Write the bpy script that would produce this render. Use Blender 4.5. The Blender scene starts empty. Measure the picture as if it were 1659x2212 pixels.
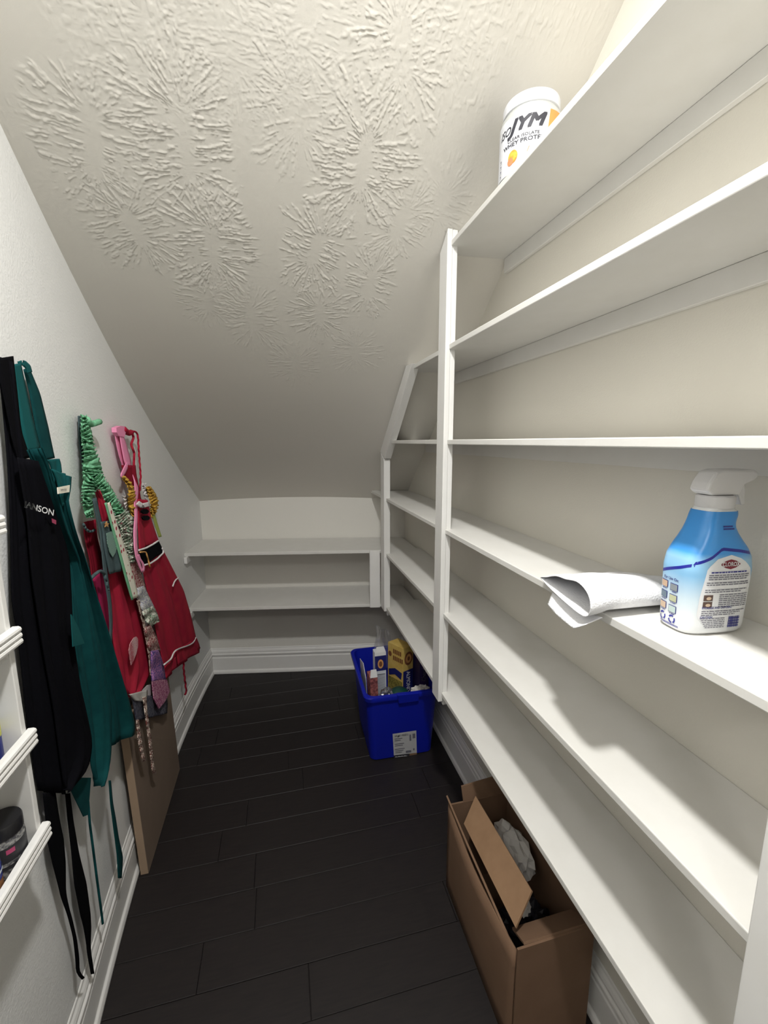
import bpy, bmesh, math, random
import numpy as np
from mathutils import Vector, Matrix

random.seed(7); np.random.seed(7)
scene = bpy.context.scene
COL = scene.collection

# ------------------------------------------------------------------ units
S = 1.12                 # metres per calibrated unit; camera is the origin of the calibrated frame
HC = 1.4                 # camera height above the floor in units
def W(p): return Vector((p[0]*S, p[1]*S, (p[2]+HC)*S))

# ------------------------------------------------------------------ camera
FPX, YAW, PITCH, ROLL = 919.29, .2372, -.1642, -.002
def _axes():
    cy, sy = math.cos(YAW), math.sin(YAW)
    fwd = np.array([sy*math.cos(PITCH), cy*math.cos(PITCH), math.sin(PITCH)])
    right = np.array([cy, -sy, 0.]); up = np.cross(right, fwd)
    r = right*math.cos(ROLL)+up*math.sin(ROLL); u = -right*math.sin(ROLL)+up*math.cos(ROLL)
    return r, u, fwd
AR, AU, AF = _axes()
cam = bpy.data.cameras.new('camera'); camo = bpy.data.objects.new('camera', cam); COL.objects.link(camo)
cam.sensor_fit = 'HORIZONTAL'; cam.sensor_width = 36; cam.lens = 36*FPX/1659
cam.clip_start = .02; cam.clip_end = 60
camo.matrix_world = Matrix(((AR[0], AU[0], -AF[0], 0), (AR[1], AU[1], -AF[1], 0), (AR[2], AU[2], -AF[2], HC*S), (0, 0, 0, 1)))
scene.camera = camo

# ------------------------------------------------------------------ world, lights, exposure
wd = bpy.data.worlds.new('world'); scene.world = wd; wd.use_nodes = True
wd.node_tree.nodes['Background'].inputs[0].default_value = (1.0, .99, .965, 1)
wd.node_tree.nodes['Background'].inputs[1].default_value = .10
def point_light(name, p, energy, radius, color):
    l = bpy.data.lights.new(name, 'POINT'); l.energy = energy; l.shadow_soft_size = radius; l.color = color
    o = bpy.data.objects.new(name, l); COL.objects.link(o); o.location = W(p); return o
LAMP = (.09, .30, .985)
point_light('ceiling_lamp_light', LAMP, 5, .05, (1.0, .99, .965))
dl = bpy.data.lights.new('ceiling_lamp_downlight', 'AREA'); dl.shape = 'DISK'; dl.size = .12; dl.energy = 25; dl.color = (1.0, .99, .965)
do = bpy.data.objects.new('ceiling_lamp_downlight', dl); COL.objects.link(do); do.location = W((LAMP[0], LAMP[1], LAMP[2]+.01))
FILL_LAMP = (-.30, -1.10, .955)  # added fill lamp, unseen behind the camera, to brighten the closet
point_light('fill_lamp_light', FILL_LAMP, 18, .10, (1.0, .985, .96))
vs = scene.view_settings
scene.display_settings.display_device = 'sRGB'
vs.view_transform = 'Standard'; vs.look = 'None'; vs.exposure = 0.27; vs.gamma = 1.0; vs.use_curve_mapping = False

# ------------------------------------------------------------------ measured room (units)
XR, XS, XP, XPR = .7031, .4987, .4867, .5182
YP, YPL, YF, YE = 1.2384, 1.2978, 2.0143, .2862
T = .0147
ZS = {1: .5504, 2: .2688, 3: -.0094, 4: -.2899, 5: -.5704, 6: -.854}   # shelf undersides
ZT = {k: v+T for k, v in ZS.items()}
FL = -HC
def wl(y):
    y = max(y, .9)
    return -.517+.0361*(y-1.5)+.0701*((y-1.85)**2-.3)   # left wall, slightly bowed
def bw(x): return 2.5165-.1782*x                                           # back wall
def ceil(x, y): return 1.3513-.5595*y+.213*x-.1348*x*y-.0815*x*x-.0412*y*y # under-stair slope
ZC = 1.03                                                                  # flat ceiling by the door

def ray(p): return AR*((p[0]-829.5)/FPX)+AU*(-(p[1]-1106)/FPX)+AF
def onZ(p, z): d = ray(p); return d*(z/d[2])
def onX(p, x): d = ray(p); return d*(x/d[0])
def onY(p, y): d = ray(p); return d*(y/d[1])
def onL(p, off=0):
    d = ray(p); y = 1.5
    for _ in range(40): y = (wl(y)+off)/d[0]*d[1]
    return d*(y/d[1])
def onC(p):
    d = ray(p); lo, hi = .2, 4
    for _ in range(50):
        m = (lo+hi)/2
        if m*d[2]/d[1] < ceil(m*d[0]/d[1], m): lo = m
        else: hi = m
    return d*(lo/d[1])

# ------------------------------------------------------------------ materials
M = {}
def mat(name, col, rough=.6, metal=0, bump=None, var=None, spec=.5, trans=0, coat=0, sheen=0, emit=None, alpha=None):
    """bump=(scale,strength,distance[,detail]); var=(scale, colour2, contrast[, stretch xyz])"""
    m = bpy.data.materials.new(name); m.use_nodes = True
    nt = m.node_tree; N = nt.nodes; L = nt.links
    b = N['Principled BSDF']
    b.inputs['Base Color'].default_value = (*col, 1); b.inputs['Roughness'].default_value = rough
    b.inputs['Metallic'].default_value = metal; b.inputs['Specular IOR Level'].default_value = spec
    if trans: b.inputs['Transmission Weight'].default_value = trans
    if coat: b.inputs['Coat Weight'].default_value = coat
    if sheen: b.inputs['Sheen Weight'].default_value = sheen
    if alpha is not None: b.inputs['Alpha'].default_value = alpha
    if emit: b.inputs['Emission Color'].default_value = (*emit[0], 1); b.inputs['Emission Strength'].default_value = emit[1]
    tc = N.new('ShaderNodeTexCoord')
    if var:
        mp = N.new('ShaderNodeMapping'); mp.inputs['Scale'].default_value = var[3] if len(var) > 3 else (1, 1, 1)
        L.new(tc.outputs['Object'], mp.inputs[0])
        no = N.new('ShaderNodeTexNoise'); no.inputs['Scale'].default_value = var[0]; no.inputs['Detail'].default_value = 5
        L.new(mp.outputs[0], no.inputs['Vector'])
        r = N.new('ShaderNodeValToRGB'); c = var[2]
        r.color_ramp.elements[0].position = .5-c; r.color_ramp.elements[1].position = .5+c
        r.color_ramp.elements[0].color = (*col, 1); r.color_ramp.elements[1].color = (*var[1], 1)
        L.new(no.outputs[0], r.inputs[0]); L.new(r.outputs[0], b.inputs['Base Color'])
    if bump:
        no = N.new('ShaderNodeTexNoise'); no.inputs['Scale'].default_value = bump[0]
        no.inputs['Detail'].default_value = bump[3] if len(bump) > 3 else 3
        L.new(tc.outputs['Object'], no.inputs['Vector'])
        bp = N.new('ShaderNodeBump'); bp.inputs['Strength'].default_value = bump[1]; bp.inputs['Distance'].default_value = bump[2]
        L.new(no.outputs[0], bp.inputs['Height']); L.new(bp.outputs[0], b.inputs['Normal'])
    M[name] = m; return m
def pattern(name, kind, c1, c2, scale, rough=.85, thr=.3, c3=None):
    m = bpy.data.materials.new(name); m.use_nodes = True; nt = m.node_tree; N = nt.nodes; L = nt.links; b = N['Principled BSDF']
    b.inputs['Roughness'].default_value = rough; b.inputs['Specular IOR Level'].default_value = .2
    tc = N.new('ShaderNodeTexCoord')
    if kind == 'check':
        t = N.new('ShaderNodeTexChecker'); t.inputs['Scale'].default_value = scale
        t.inputs['Color1'].default_value = (*c1, 1); t.inputs['Color2'].default_value = (*c2, 1)
        L.new(tc.outputs['Object'], t.inputs['Vector']); L.new(t.outputs['Color'], b.inputs['Base Color'])
    elif kind == 'dots':
        t = N.new('ShaderNodeTexVoronoi'); t.inputs['Scale'].default_value = scale; t.inputs['Randomness'].default_value = .35
        L.new(tc.outputs['Object'], t.inputs['Vector'])
        r = N.new('ShaderNodeValToRGB'); r.color_ramp.interpolation = 'CONSTANT'
        r.color_ramp.elements[0].color = (*c2, 1); r.color_ramp.elements[1].color = (*c1, 1); r.color_ramp.elements[1].position = thr
        L.new(t.outputs['Distance'], r.inputs[0]); L.new(r.outputs[0], b.inputs['Base Color'])
    else:
        t = N.new('ShaderNodeTexNoise'); t.inputs['Scale'].default_value = scale; t.inputs['Detail'].default_value = 2; t.inputs['Distortion'].default_value = 1.5
        L.new(tc.outputs['Object'], t.inputs['Vector'])
        r = N.new('ShaderNodeValToRGB'); r.color_ramp.interpolation = 'CONSTANT'
        r.color_ramp.elements[0].color = (*c1, 1); r.color_ramp.elements[1].color = (*c2, 1); r.color_ramp.elements[1].position = .5
        if c3:
            e = r.color_ramp.elements.new(.6); e.color = (*c3, 1)
        L.new(t.outputs[0], r.inputs[0]); L.new(r.outputs[0], b.inputs['Base Color'])
    M[name] = m; return m

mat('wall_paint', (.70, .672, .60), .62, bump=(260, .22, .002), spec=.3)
mat('back_wall_lit', (.76, .742, .69), .6, bump=(260, .2, .002), spec=.3)  # paler than the right wall: lamplight on the back wall is put into its colour
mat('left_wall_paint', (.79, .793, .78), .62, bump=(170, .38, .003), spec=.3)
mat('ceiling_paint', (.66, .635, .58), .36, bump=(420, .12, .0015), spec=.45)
mat('trim_paint', (.79, .785, .77), .42, bump=(90, .06, .002), spec=.4, var=(9, (.76, .75, .72), .3))
mat('shelf_paint', (.72, .71, .68), .45, bump=(120, .08, .002), spec=.35, var=(14, (.68, .668, .63), .3))
mat('wood_floor', (.011, .009, .0095), .5, bump=(60, .15, .002), var=(14, (.019, .015, .0145), .25, (1, 9, 1)), spec=.35)
mat('black_cloth', (.0035, .0035, .005), .95, bump=(900, .3, .001), spec=.05)
mat('black_strap', (.003, .003, .004), .95, spec=.05)
mat('green_cloth', (.0025, .040, .044), .9, bump=(800, .3, .001), spec=.12, var=(30, (.004, .054, .056), .2))
mat('green_strap', (.005, .075, .077), .9, bump=(700, .3, .001), spec=.15)
mat('denim', (.055, .085, .095), .92, bump=(900, .4, .001), var=(60, (.075, .11, .115), .2), spec=.1)
mat('ruffle_green', (.16, .42, .24), .85, spec=.15, var=(50, (.22, .52, .32), .2))
mat('red_cloth', (.43, .022, .045), .85, bump=(700, .3, .001), spec=.15, var=(14, (.34, .012, .04), .2))
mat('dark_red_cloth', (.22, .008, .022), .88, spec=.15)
mat('magenta_cloth', (.33, .015, .075), .88, spec=.15)
mat('pink_ribbon', (.88, .30, .50), .55, spec=.3)
mat('yellow_cloth', (.62, .37, .06), .8, spec=.2)
mat('lime_cloth', (.42, .50, .12), .85, spec=.2)
mat('white_trim', (.78, .74, .74), .8, spec=.2, bump=(500, .4, .002))
mat('gold_cloth', (.55, .28, .09), .7, spec=.3)
mat('cream_tag', (.78, .74, .62), .8)
mat('print_white', (.85, .85, .86), .7)
mat('print_pink', (.35, .04, .10), .8)
mat('navy_lace', (.03, .03, .055), .9, bump=(500, .8, .003), var=(120, (.10, .10, .13), .1))
pattern('gingham', 'check', (.10, .20, .17), (.26, .38, .32), 260)
pattern('dots', 'dots', (.80, .78, .66), (.36, .02, .05), 36, thr=.23)
pattern('floral_blue', 'noise', (.72, .72, .66), (.12, .12, .30), 150, c3=(.55, .56, .42))
pattern('floral_maroon', 'noise', (.20, .02, .03), (.55, .42, .38), 130)
pattern('floral_purple', 'noise', (.06, .05, .22), (.42, .18, .36), 130)
pattern('floral_magenta', 'noise', (.26, .03, .13), (.60, .32, .42), 140)
pattern('floral_tie', 'noise', (.68, .58, .50), (.12, .025, .02), 110)
pattern('frill_print', 'noise', (.70, .70, .62), (.10, .26, .15), 70, c3=(.30, .04, .08))
pattern('mitten_print', 'dots', (.45, .08, .11), (.72, .60, .60), 420, thr=.45)
mat('cardboard', (.19, .115, .072), .85, bump=(120, .15, .002), var=(10, (.165, .098, .06), .25), spec=.2)
mat('cardboard_light', (.27, .165, .095), .85, spec=.2, var=(25, (.24, .145, .082), .2))
mat('board_face', (.22, .165, .125), .8, spec=.2, var=(8, (.19, .14, .105), .25, (4, 1, 1)))
mat('board_edge', (.36, .26, .18), .8, spec=.2)
mat('crumpled_paper', (.55, .53, .50), .8)
mat('dark_bag', (.012, .011, .016), .5)
mat('blue_plastic', (.004, .012, .34), .42, spec=.35, bump=(250, .12, .001))
mat('sticker', (.55, .55, .56), .5)
mat('ink', (.03, .03, .04), .6)
mat('ink_blue', (.03, .035, .24), .6)
mat('ink_grey', (.16, .16, .20), .7)
mat('carton_white', (.70, .70, .70), .6)
mat('carton_paper', (.60, .63, .68), .6)
mat('carton_navy', (.008, .012, .12), .5)
mat('carton_yellow', (.50, .34, .08), .55, var=(30, (.58, .42, .13), .2))
mat('carton_maroon', (.12, .03, .035), .6, var=(70, (.36, .12, .11), .1))
mat('carton_purple', (.02, .008, .06), .55)
mat('seal_brown', (.16, .055, .02), .6)
mat('seal_orange', (.60, .30, .10), .6)
mat('foil', (.62, .62, .66), .22, metal=.9)
mat('clear_plastic', (.75, .75, .76), .12, trans=.85, alpha=.32)
mat('dark_green_plastic', (.004, .045, .035), .45)
mat('cereal_photo', (.30, .25, .05), .7, var=(90, (.12, .10, .02), .12))
mat('bottle_white', (.80, .81, .82), .35, coat=.15)
mat('trigger_plastic', (.78, .77, .77), .35, spec=.4, trans=.15)
mat('label_paper', (.80, .81, .83), .4)
mat('clorox_red', (.20, .012, .03), .45)
mat('clorox_navy', (.015, .02, .30), .4)
mat('tile_tan', (.58, .40, .27), .5); mat('tile_grey', (.25, .28, .30), .5); mat('tile_slate', (.14, .20, .26), .5)
mat('tile_olive', (.50, .52, .33), .5); mat('tile_beige', (.62, .47, .34), .5); mat('tile_mint', (.50, .62, .60), .5)
mat('photo_brown', (.10, .06, .05), .5)
mat('towel_paper', (.86, .86, .88), .9, bump=(320, .5, .003, 1), spec=.1)
mat('jar_label', (.66, .67, .70), .35)
mat('jar_plastic', (.50, .51, .49), .25, coat=.3, bump=(60, .2, .003))
mat('jar_lid', (.68, .69, .72), .4)
mat('jar_orange', (.62, .27, .07), .45)
mat('badge_orange', (.70, .22, .10), .45)
mat('badge_yellow', (.66, .42, .05), .5, var=(70, (.55, .20, .03), .1))
mat('rack_black', (.012, .012, .014), .35)
mat('rack_jar_label', (.40, .40, .38), .5, var=(160, (.06, .06, .07), .12))
mat('rack_jar_dark', (.03, .03, .035), .5)
mat('rack_pink', (.45, .06, .16), .5)
mat('rack_blue', (.012, .025, .22), .4)
mat('rack_yellow', (.55, .55, .12), .5)
mat('rack_cap', (.60, .68, .74), .35)
mat('rack_brown', (.16, .07, .03), .5, var=(60, (.28, .13, .05), .15))
mat('lamp_glass', (.9, .9, .88), .3, emit=((1, .96, .9), 3.0))
mat('lamp_metal', (.7, .7, .68), .3, metal=.8)
# bottle sleeve: printed blue fading to white down the sleeve
def sleeve_mat():
    m = bpy.data.materials.new('bottle_sleeve'); m.use_nodes = True; nt = m.node_tree; N = nt.nodes; L = nt.links; b = N['Principled BSDF']
    b.inputs['Roughness'].default_value = .3
    tc = N.new('ShaderNodeTexCoord'); sx = N.new('ShaderNodeSeparateXYZ'); L.new(tc.outputs['Object'], sx.inputs[0])
    mr = N.new('ShaderNodeMapRange'); mr.inputs[1].default_value = 0; mr.inputs[2].default_value = .2*S; L.new(sx.outputs[2], mr.inputs[0])
    r = N.new('ShaderNodeValToRGB'); e = r.color_ramp.elements
    e[0].position = .12; e[0].color = (.78, .80, .82, 1); e[1].position = 1; e[1].color = (.045, .26, .66, 1)
    for p, c in ((.26, (.62, .74, .82, 1)), (.44, (.24, .50, .76, 1)), (.55, (.30, .56, .80, 1)), (.60, (.06, .33, .80, 1))):
        k = e.new(p); k.color = c
    L.new(mr.outputs[0], r.inputs[0]); L.new(r.outputs[0], b.inputs['Base Color'])
    M['bottle_sleeve'] = m
sleeve_mat()

# ------------------------------------------------------------------ mesh helpers
def link(o): COL.objects.link(o); return o
def tag(o, label=None, cat=None, group=None, kind=None):
    if label: o['label'] = label
    if cat: o['category'] = cat
    if group: o['group'] = group
    if kind: o['kind'] = kind
    return o
def thing(name, p, label, cat, group=None):
    o = bpy.data.objects.new(name, None); o.empty_display_size = .05; o.location = W(p); link(o)
    return tag(o, label, cat, group)
def wloc(o):
    v = Vector(o.location)
    while o.parent: o = o.parent; v += Vector(o.location)
    return v
def obj(name, verts, faces, m, parent=None, smooth=False, world=False, origin=None):
    """verts in units (camera frame) unless world=True (metres)"""
    P = np.array([tuple(v) for v in verts], float)
    if not world: P = P*S; P[:, 2] += HC*S
    if origin is None:
        o0 = Vector(((P[:, 0].min()+P[:, 0].max())/2, (P[:, 1].min()+P[:, 1].max())/2, P[:, 2].min()))
    else: o0 = W(origin)
    P = P-np.array(o0)
    me = bpy.data.meshes.new(name); me.from_pydata([tuple(v) for v in P], [], [tuple(f) for f in faces]); me.update()
    ms = m if isinstance(m, (list, tuple)) else [m]
    for k in ms: me.materials.append(M[k])
    if smooth: me.polygons.foreach_set('use_smooth', [True]*len(me.polygons))
    o = bpy.data.objects.new(name, me); link(o)
    if parent: o.parent = parent; o.location = o0-wloc(parent)
    else: o.location = o0
    return o
def bev(o, w, seg=2):
    b = o.modifiers.new('bevel', 'BEVEL'); b.width = w*S; b.segments = seg; b.limit_method = 'ANGLE'; return o
def solid(o, t, off=0):
    s = o.modifiers.new('solidify', 'SOLIDIFY'); s.thickness = t*S; s.offset = off; return o
BF = [(0, 3, 2, 1), (4, 5, 6, 7), (0, 1, 5, 4), (1, 2, 6, 5), (2, 3, 7, 6), (3, 0, 4, 7)]
def hexa(bot, top): return [*bot, *top]
def box(name, x0, x1, y0, y1, z0, z1, m, parent=None, b=0, seg=2):
    v = [(x0, y0, z0), (x1, y0, z0), (x1, y1, z0), (x0, y1, z0), (x0, y0, z1), (x1, y0, z1), (x1, y1, z1), (x0, y1, z1)]
    o = obj(name, v, BF, m, parent)
    if b: bev(o, b, seg)
    return o
def struct(o): o['kind'] = 'structure'; return o
def sweep(name, prof, path, m, parent=None, closed_prof=True, smooth=False):
    """prof: (offset, z) list; path: list of (base xyz, direction-unit for offset)"""
    n = len(prof); v = []; f = []
    for (bx, by, bz), (nx, ny) in path:
        for (o_, z) in prof: v.append((bx+nx*o_, by+ny*o_, bz+z))
    k = len(path)
    for i in range(k-1):
        for j in range(n):
            j2 = (j+1) % n
            f.append((i*n+j, i*n+j2, (i+1)*n+j2, (i+1)*n+j))
    f.append(tuple(range(n))[::-1]); f.append(tuple((k-1)*n+j for j in range(n)))
    o = obj(name, v, f, m, parent, smooth)
    return o
def lathe(name, prof, c, m, parent=None, n=40, smooth=True, cap=True):
    v = []; f = []
    for r, z in prof:
        for k in range(n):
            a = 2*math.pi*k/n; v.append((c[0]+r*math.cos(a), c[1]+r*math.sin(a), c[2]+z))
    for i in range(len(prof)-1):
        for k in range(n):
            k2 = (k+1) % n; f.append((i*n+k, i*n+k2, (i+1)*n+k2, (i+1)*n+k))
    if cap: f.append(tuple(range(n))[::-1]); f.append(tuple((len(prof)-1)*n+k for k in range(n)))
    o = obj(name, v, f, m, parent, smooth)
    if smooth:
        e = o.modifiers.new('es', 'EDGE_SPLIT'); e.split_angle = math.radians(38)
    return o
def tubep(name, pts, r, m, parent=None, n=8):
    """tube along unit-space points; r scalar or list"""
    P = [Vector(p) for p in pts]; k = len(P); v = []; f = []
    rs = r if isinstance(r, (list, tuple)) else [r]*k
    up = Vector((1, 0, 0))
    for i in range(k):
        d = (P[min(i+1, k-1)]-P[max(i-1, 0)]).normalized()
        a = d.cross(up)
        if a.length < 1e-4: a = d.cross(Vector((0, 0, 1)))
        a.normalize(); b = d.cross(a)
        for j in range(n):
            t = 2*math.pi*j/n; v.append(P[i]+(a*math.cos(t)+b*math.sin(t))*rs[i])
    for i in range(k-1):
        for j in range(n):
            j2 = (j+1) % n; f.append((i*n+j, i*n+j2, (i+1)*n+j2, (i+1)*n+j))
    f.append(tuple(range(n))[::-1]); f.append(tuple((k-1)*n+j for j in range(n)))
    return obj(name, v, f, m, parent, True)
def resample(pts, n):
    P = np.array(pts, float); d = np.r_[0, np.cumsum(np.linalg.norm(np.diff(P, axis=0), axis=1))]
    if d[-1] == 0: return np.repeat(P[:1], n, 0)
    t = np.linspace(0, d[-1], n)
    return np.stack([np.interp(t, d, P[:, k]) for k in range(P.shape[1])], 1)
def smooth_poly(P, it=2):
    P = P.copy()
    for _ in range(it):
        Q = P.copy(); Q[1:-1] = .25*P[:-2]+.5*P[1:-1]+.25*P[2:]; P = Q
    return P
def text2d(s, size=1.0, shear=0, align='CENTER', extrude=0, bold=0):
    """flat triangulated text as (verts 2d, faces)"""
    c = bpy.data.curves.new('t', 'FONT'); c.body = s; c.size = size; c.shear = shear; c.align_x = align; c.align_y = 'CENTER'
    c.resolution_u = 3
    o = bpy.data.objects.new('t', c); link(o)
    dg = bpy.context.evaluated_depsgraph_get(); dg.update()
    me = o.evaluated_get(dg).to_mesh()
    v = [(q.co.x, q.co.y) for q in me.vertices]; f = [tuple(p.vertices) for p in me.polygons]
    o.evaluated_get(dg).to_mesh_clear()
    bpy.data.objects.remove(o); bpy.data.curves.remove(c)
    if bold: v, f = merge2d([([(p[0]+dx, p[1]+dy) for p in v], f) for dx, dy in ((-bold, -bold), (bold, -bold), (bold, bold), (-bold, bold))])
    return v, f
def rect2d(x0, x1, y0, y1, nx=1, ny=1):
    v = [(x0+(x1-x0)*i/nx, y0+(y1-y0)*j/ny) for j in range(ny+1) for i in range(nx+1)]
    f = [(j*(nx+1)+i, j*(nx+1)+i+1, (j+1)*(nx+1)+i+1, (j+1)*(nx+1)+i) for j in range(ny) for i in range(nx)]
    return v, f
def disc2d(cx, cy, r, n=20, r2=None):
    v = [(cx+r*math.cos(2*math.pi*k/n), cy+(r2 or r)*math.sin(2*math.pi*k/n)) for k in range(n)]
    return v, [tuple(range(n))]
def merge2d(parts):
    V_, F_ = [], []
    for v, f in parts:
        k = len(V_); V_ += list(v); F_ += [tuple(i+k for i in q) for q in f]
    return V_, F_
def dense(part, L):
    v, f = part; bm = bmesh.new(); vs_ = [bm.verts.new((p[0], p[1], 0)) for p in v]
    for q in f:
        try: bm.faces.new([vs_[i] for i in q])
        except ValueError: pass
    bmesh.ops.triangulate(bm, faces=bm.faces[:])
    for _ in range(5):
        es = [e for e in bm.edges if e.calc_length() > L]
        if not es: break
        bmesh.ops.subdivide_edges(bm, edges=es, cuts=1, use_grid_fill=False); bmesh.ops.triangulate(bm, faces=bm.faces[:])
    bm.verts.index_update(); out = ([(p.co.x, p.co.y) for p in bm.verts], [tuple(q.index for q in fc.verts) for fc in bm.faces]); bm.free(); return out
def decal(name, part, fn, m, parent):
    v, f = part
    return obj(name, [fn(*p) for p in v], f, m, parent)

# ================================================================== SETTING
def solve_y(x, z, lo=.3, hi=3.2):
    for _ in range(50):
        m = (lo+hi)/2
        if ceil(x, m) > z: lo = m
        else: hi = m
    return lo
# ---- floor with separate planks
fl = struct(box('floor', -.60, .76, -2.22, 2.72, FL-.04, FL-.006, 'wood_floor'))
rows = []
y = 1.205-.12*28
r_i = 0
while y < 2.66:
    L0 = -.58; cut = random.uniform(.15, .9)
    cuts = [c for c in (L0+cut*.75, L0+cut*.75+.72) if c < .66]
    if abs(y-1.085) < .02: cuts = [-.128, .56]
    xs = [L0]+cuts+[.74]
    for a, b in zip(xs[:-1], xs[1:]):
        box('plank', a+.0006, b-.0006, y+.0006, y+.12-.0006, FL-.006, FL+random.uniform(-.0004, .0002), 'wood_floor', fl, b=.0011, seg=1)
    y += .12; r_i += 1

# ---- left wall
ys = np.linspace(-2.2, 2.72, 80); v = []; f = []
for yy in ys:
    x = wl(yy)
    v += [(x, yy, FL), (x, yy, 1.12), (x-.06, yy, FL), (x-.06, yy, 1.12)]
for i in range(len(ys)-1):
    a = 4*i; b = 4*(i+1)
    f += [(a, a+1, b+1, b), (a+2, b+2, b+3, a+3), (a+1, a+3, b+3, b+1), (a, b, b+2, a+2)]
n4 = 4*(len(ys)-1); f += [(0, 2, 3, 1), (n4, n4+1, n4+3, n4+2)]
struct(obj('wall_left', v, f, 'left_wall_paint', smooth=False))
# ---- right wall, back wall, door wall
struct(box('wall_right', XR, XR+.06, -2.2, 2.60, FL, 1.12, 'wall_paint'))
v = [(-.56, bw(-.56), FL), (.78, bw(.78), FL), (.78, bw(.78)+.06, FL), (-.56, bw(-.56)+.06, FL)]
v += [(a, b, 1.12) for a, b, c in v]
struct(obj('wall_back', v, BF, 'back_wall_lit'))
# ---- ceiling: under-stair slope with stomp-brush plaster relief (real relief)
def vnoise(x, y, seed):
    rs = np.random.RandomState(seed); G = rs.rand(257, 257)
    xi = np.floor(x).astype(int); yi = np.floor(y).astype(int); fx = x-xi; fy = y-yi
    fx = fx*fx*(3-2*fx); fy = fy*fy*(3-2*fy)
    g = lambda a, b: G[a % 257, b % 257]
    return (g(xi, yi)*(1-fx)+g(xi+1, yi)*fx)*(1-fy)+(g(xi, yi+1)*(1-fx)+g(xi+1, yi+1)*fx)*fy
xs = np.linspace(-.56, .74, 760)
ysg = np.concatenate([np.linspace(-2.22, .80, 60)[:-1], np.linspace(.80, 1.84, 690), np.linspace(1.84, 2.70, 70)[1:]])
XX, YY = np.meshgrid(xs, ysg)
def sstep(a, b, t): t = np.clip((t-a)/(b-a), 0, 1); return t*t*(3-2*t)
ZZ = np.minimum(ceil(XX, np.maximum(YY, .2)), ZC)
Hh = np.zeros_like(XX)
# (pixel centre, reach, half spine, strength)
stomps = [((200, 310), .115, .050, 1.0), ((400, 310), .150, .055, 1.1), ((290, 490), .11, .03, .9), ((458, 530), .125, .04, 1.1),
          ((868, 105), .14, .03, 1.0), ((785, 355), .145, .04, 1.2), ((682, 540), .125, .03, 1.1), ((868, 480), .10, .03, .7),
          ((800, 615), .09, .03, .9), ((690, 680), .10, .02, .8), ((545, 690), .12, .03, .55), ((640, 240), .12, .03, .7),
          ((330, 120), .13, .05, .4), ((500, 40), .13, .06, .5), ((660, 20), .13, .05, .5), ((640, 790), .10, .02, .5),
          ((770, 760), .10, .02, .5), ((950, 440), .09, .02, .45), ((990, 60), .10, .03, .5), ((450, 650), .11, .02, .5),
          ((570, 140), .10, .04, .4)]
WX = vnoise(XX*45, YY*45, 3)-.5; WY = vnoise(XX*45+50, YY*45, 4)-.5
for i, (px, Rr, hl, st) in enumerate(stomps):
    c = onC(px); ang = random.uniform(-.35, .35)
    dx = (XX-c[0]); dy = (YY-c[1])*1.17
    sel = (np.abs(dx) < Rr*1.5+hl) & (np.abs(dy) < Rr*1.5+hl)
    dx = dx[sel]+WX[sel]*.005; dy = dy[sel]+WY[sel]*.005
    ca, sa = math.cos(ang), math.sin(ang); a = dx*ca+dy*sa; b = -dx*sa+dy*ca
    bc = np.clip(b, -hl, hl); yy = b-bc; r = np.hypot(a, yy)
    th = np.arctan2(yy, np.abs(a)+1e-6)
    q = bc*1.0+th*.055
    n1 = vnoise(q*330+i*17+np.where(a > 0, 60, 0), r*34+i*5, 10+i)
    n2 = vnoise(q*560+i*31+np.where(a > 0, 90, 0), r*120+i*3, 60+i)
    n3 = vnoise(dx*230+i, dy*230, 100+i)
    ridge = sstep(.52, .78, n1*.75+n2*.25+.20*(n3-.5))
    Redge = Rr*(.72+.5*vnoise(th*3+i*7+np.where(a > 0, 20, 0), th*0+i, 140+i))
    env = sstep(.006, .028, r)*(1-sstep(Redge*.80, Redge, r))
    Hh[sel] = np.maximum(Hh[sel], ridge*env*st*(.55+.9*n3))
# fine drips and specks near the lamp end
sp = sstep(.66, .84, vnoise(XX*170, YY*95, 5))*sstep(1.22, .96, YY)*.75
sp2 = sstep(.62, .82, vnoise(XX*250+40, YY*120, 6))*sstep(1.12, .92, YY)*.6
Hh = np.maximum(Hh, np.maximum(sp, sp2)*sstep(.30, .62, vnoise(XX*9, YY*9, 8)))
Hh += .10*(vnoise(XX*200, YY*200, 21)-.5)+.25*(vnoise(XX*5, YY*5, 22)-.5)
ZZ = ZZ-.00125*Hh
ny, nx = XX.shape
V3 = np.stack([XX.ravel(), YY.ravel(), ZZ.ravel()], 1)*S; V3[:, 2] += HC*S
me = bpy.data.meshes.new('ceiling'); me.vertices.add(len(V3)); me.vertices.foreach_set('co', V3.astype(np.float32).ravel())
idx = np.arange(nx*ny).reshape(ny, nx)
quads = np.stack([idx[:-1, :-1], idx[1:, :-1], idx[1:, 1:], idx[:-1, 1:]], -1).reshape(-1, 4)
me.loops.add(quads.size); me.loops.foreach_set('vertex_index', quads.ravel().astype(np.int32))
me.polygons.add(len(quads)); me.polygons.foreach_set('loop_start', np.arange(0, quads.size, 4, dtype=np.int32))
me.polygons.foreach_set('use_smooth', np.ones(len(quads), bool))
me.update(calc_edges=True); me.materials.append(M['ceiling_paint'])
struct(link(bpy.data.objects.new('ceiling', me)))

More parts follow.
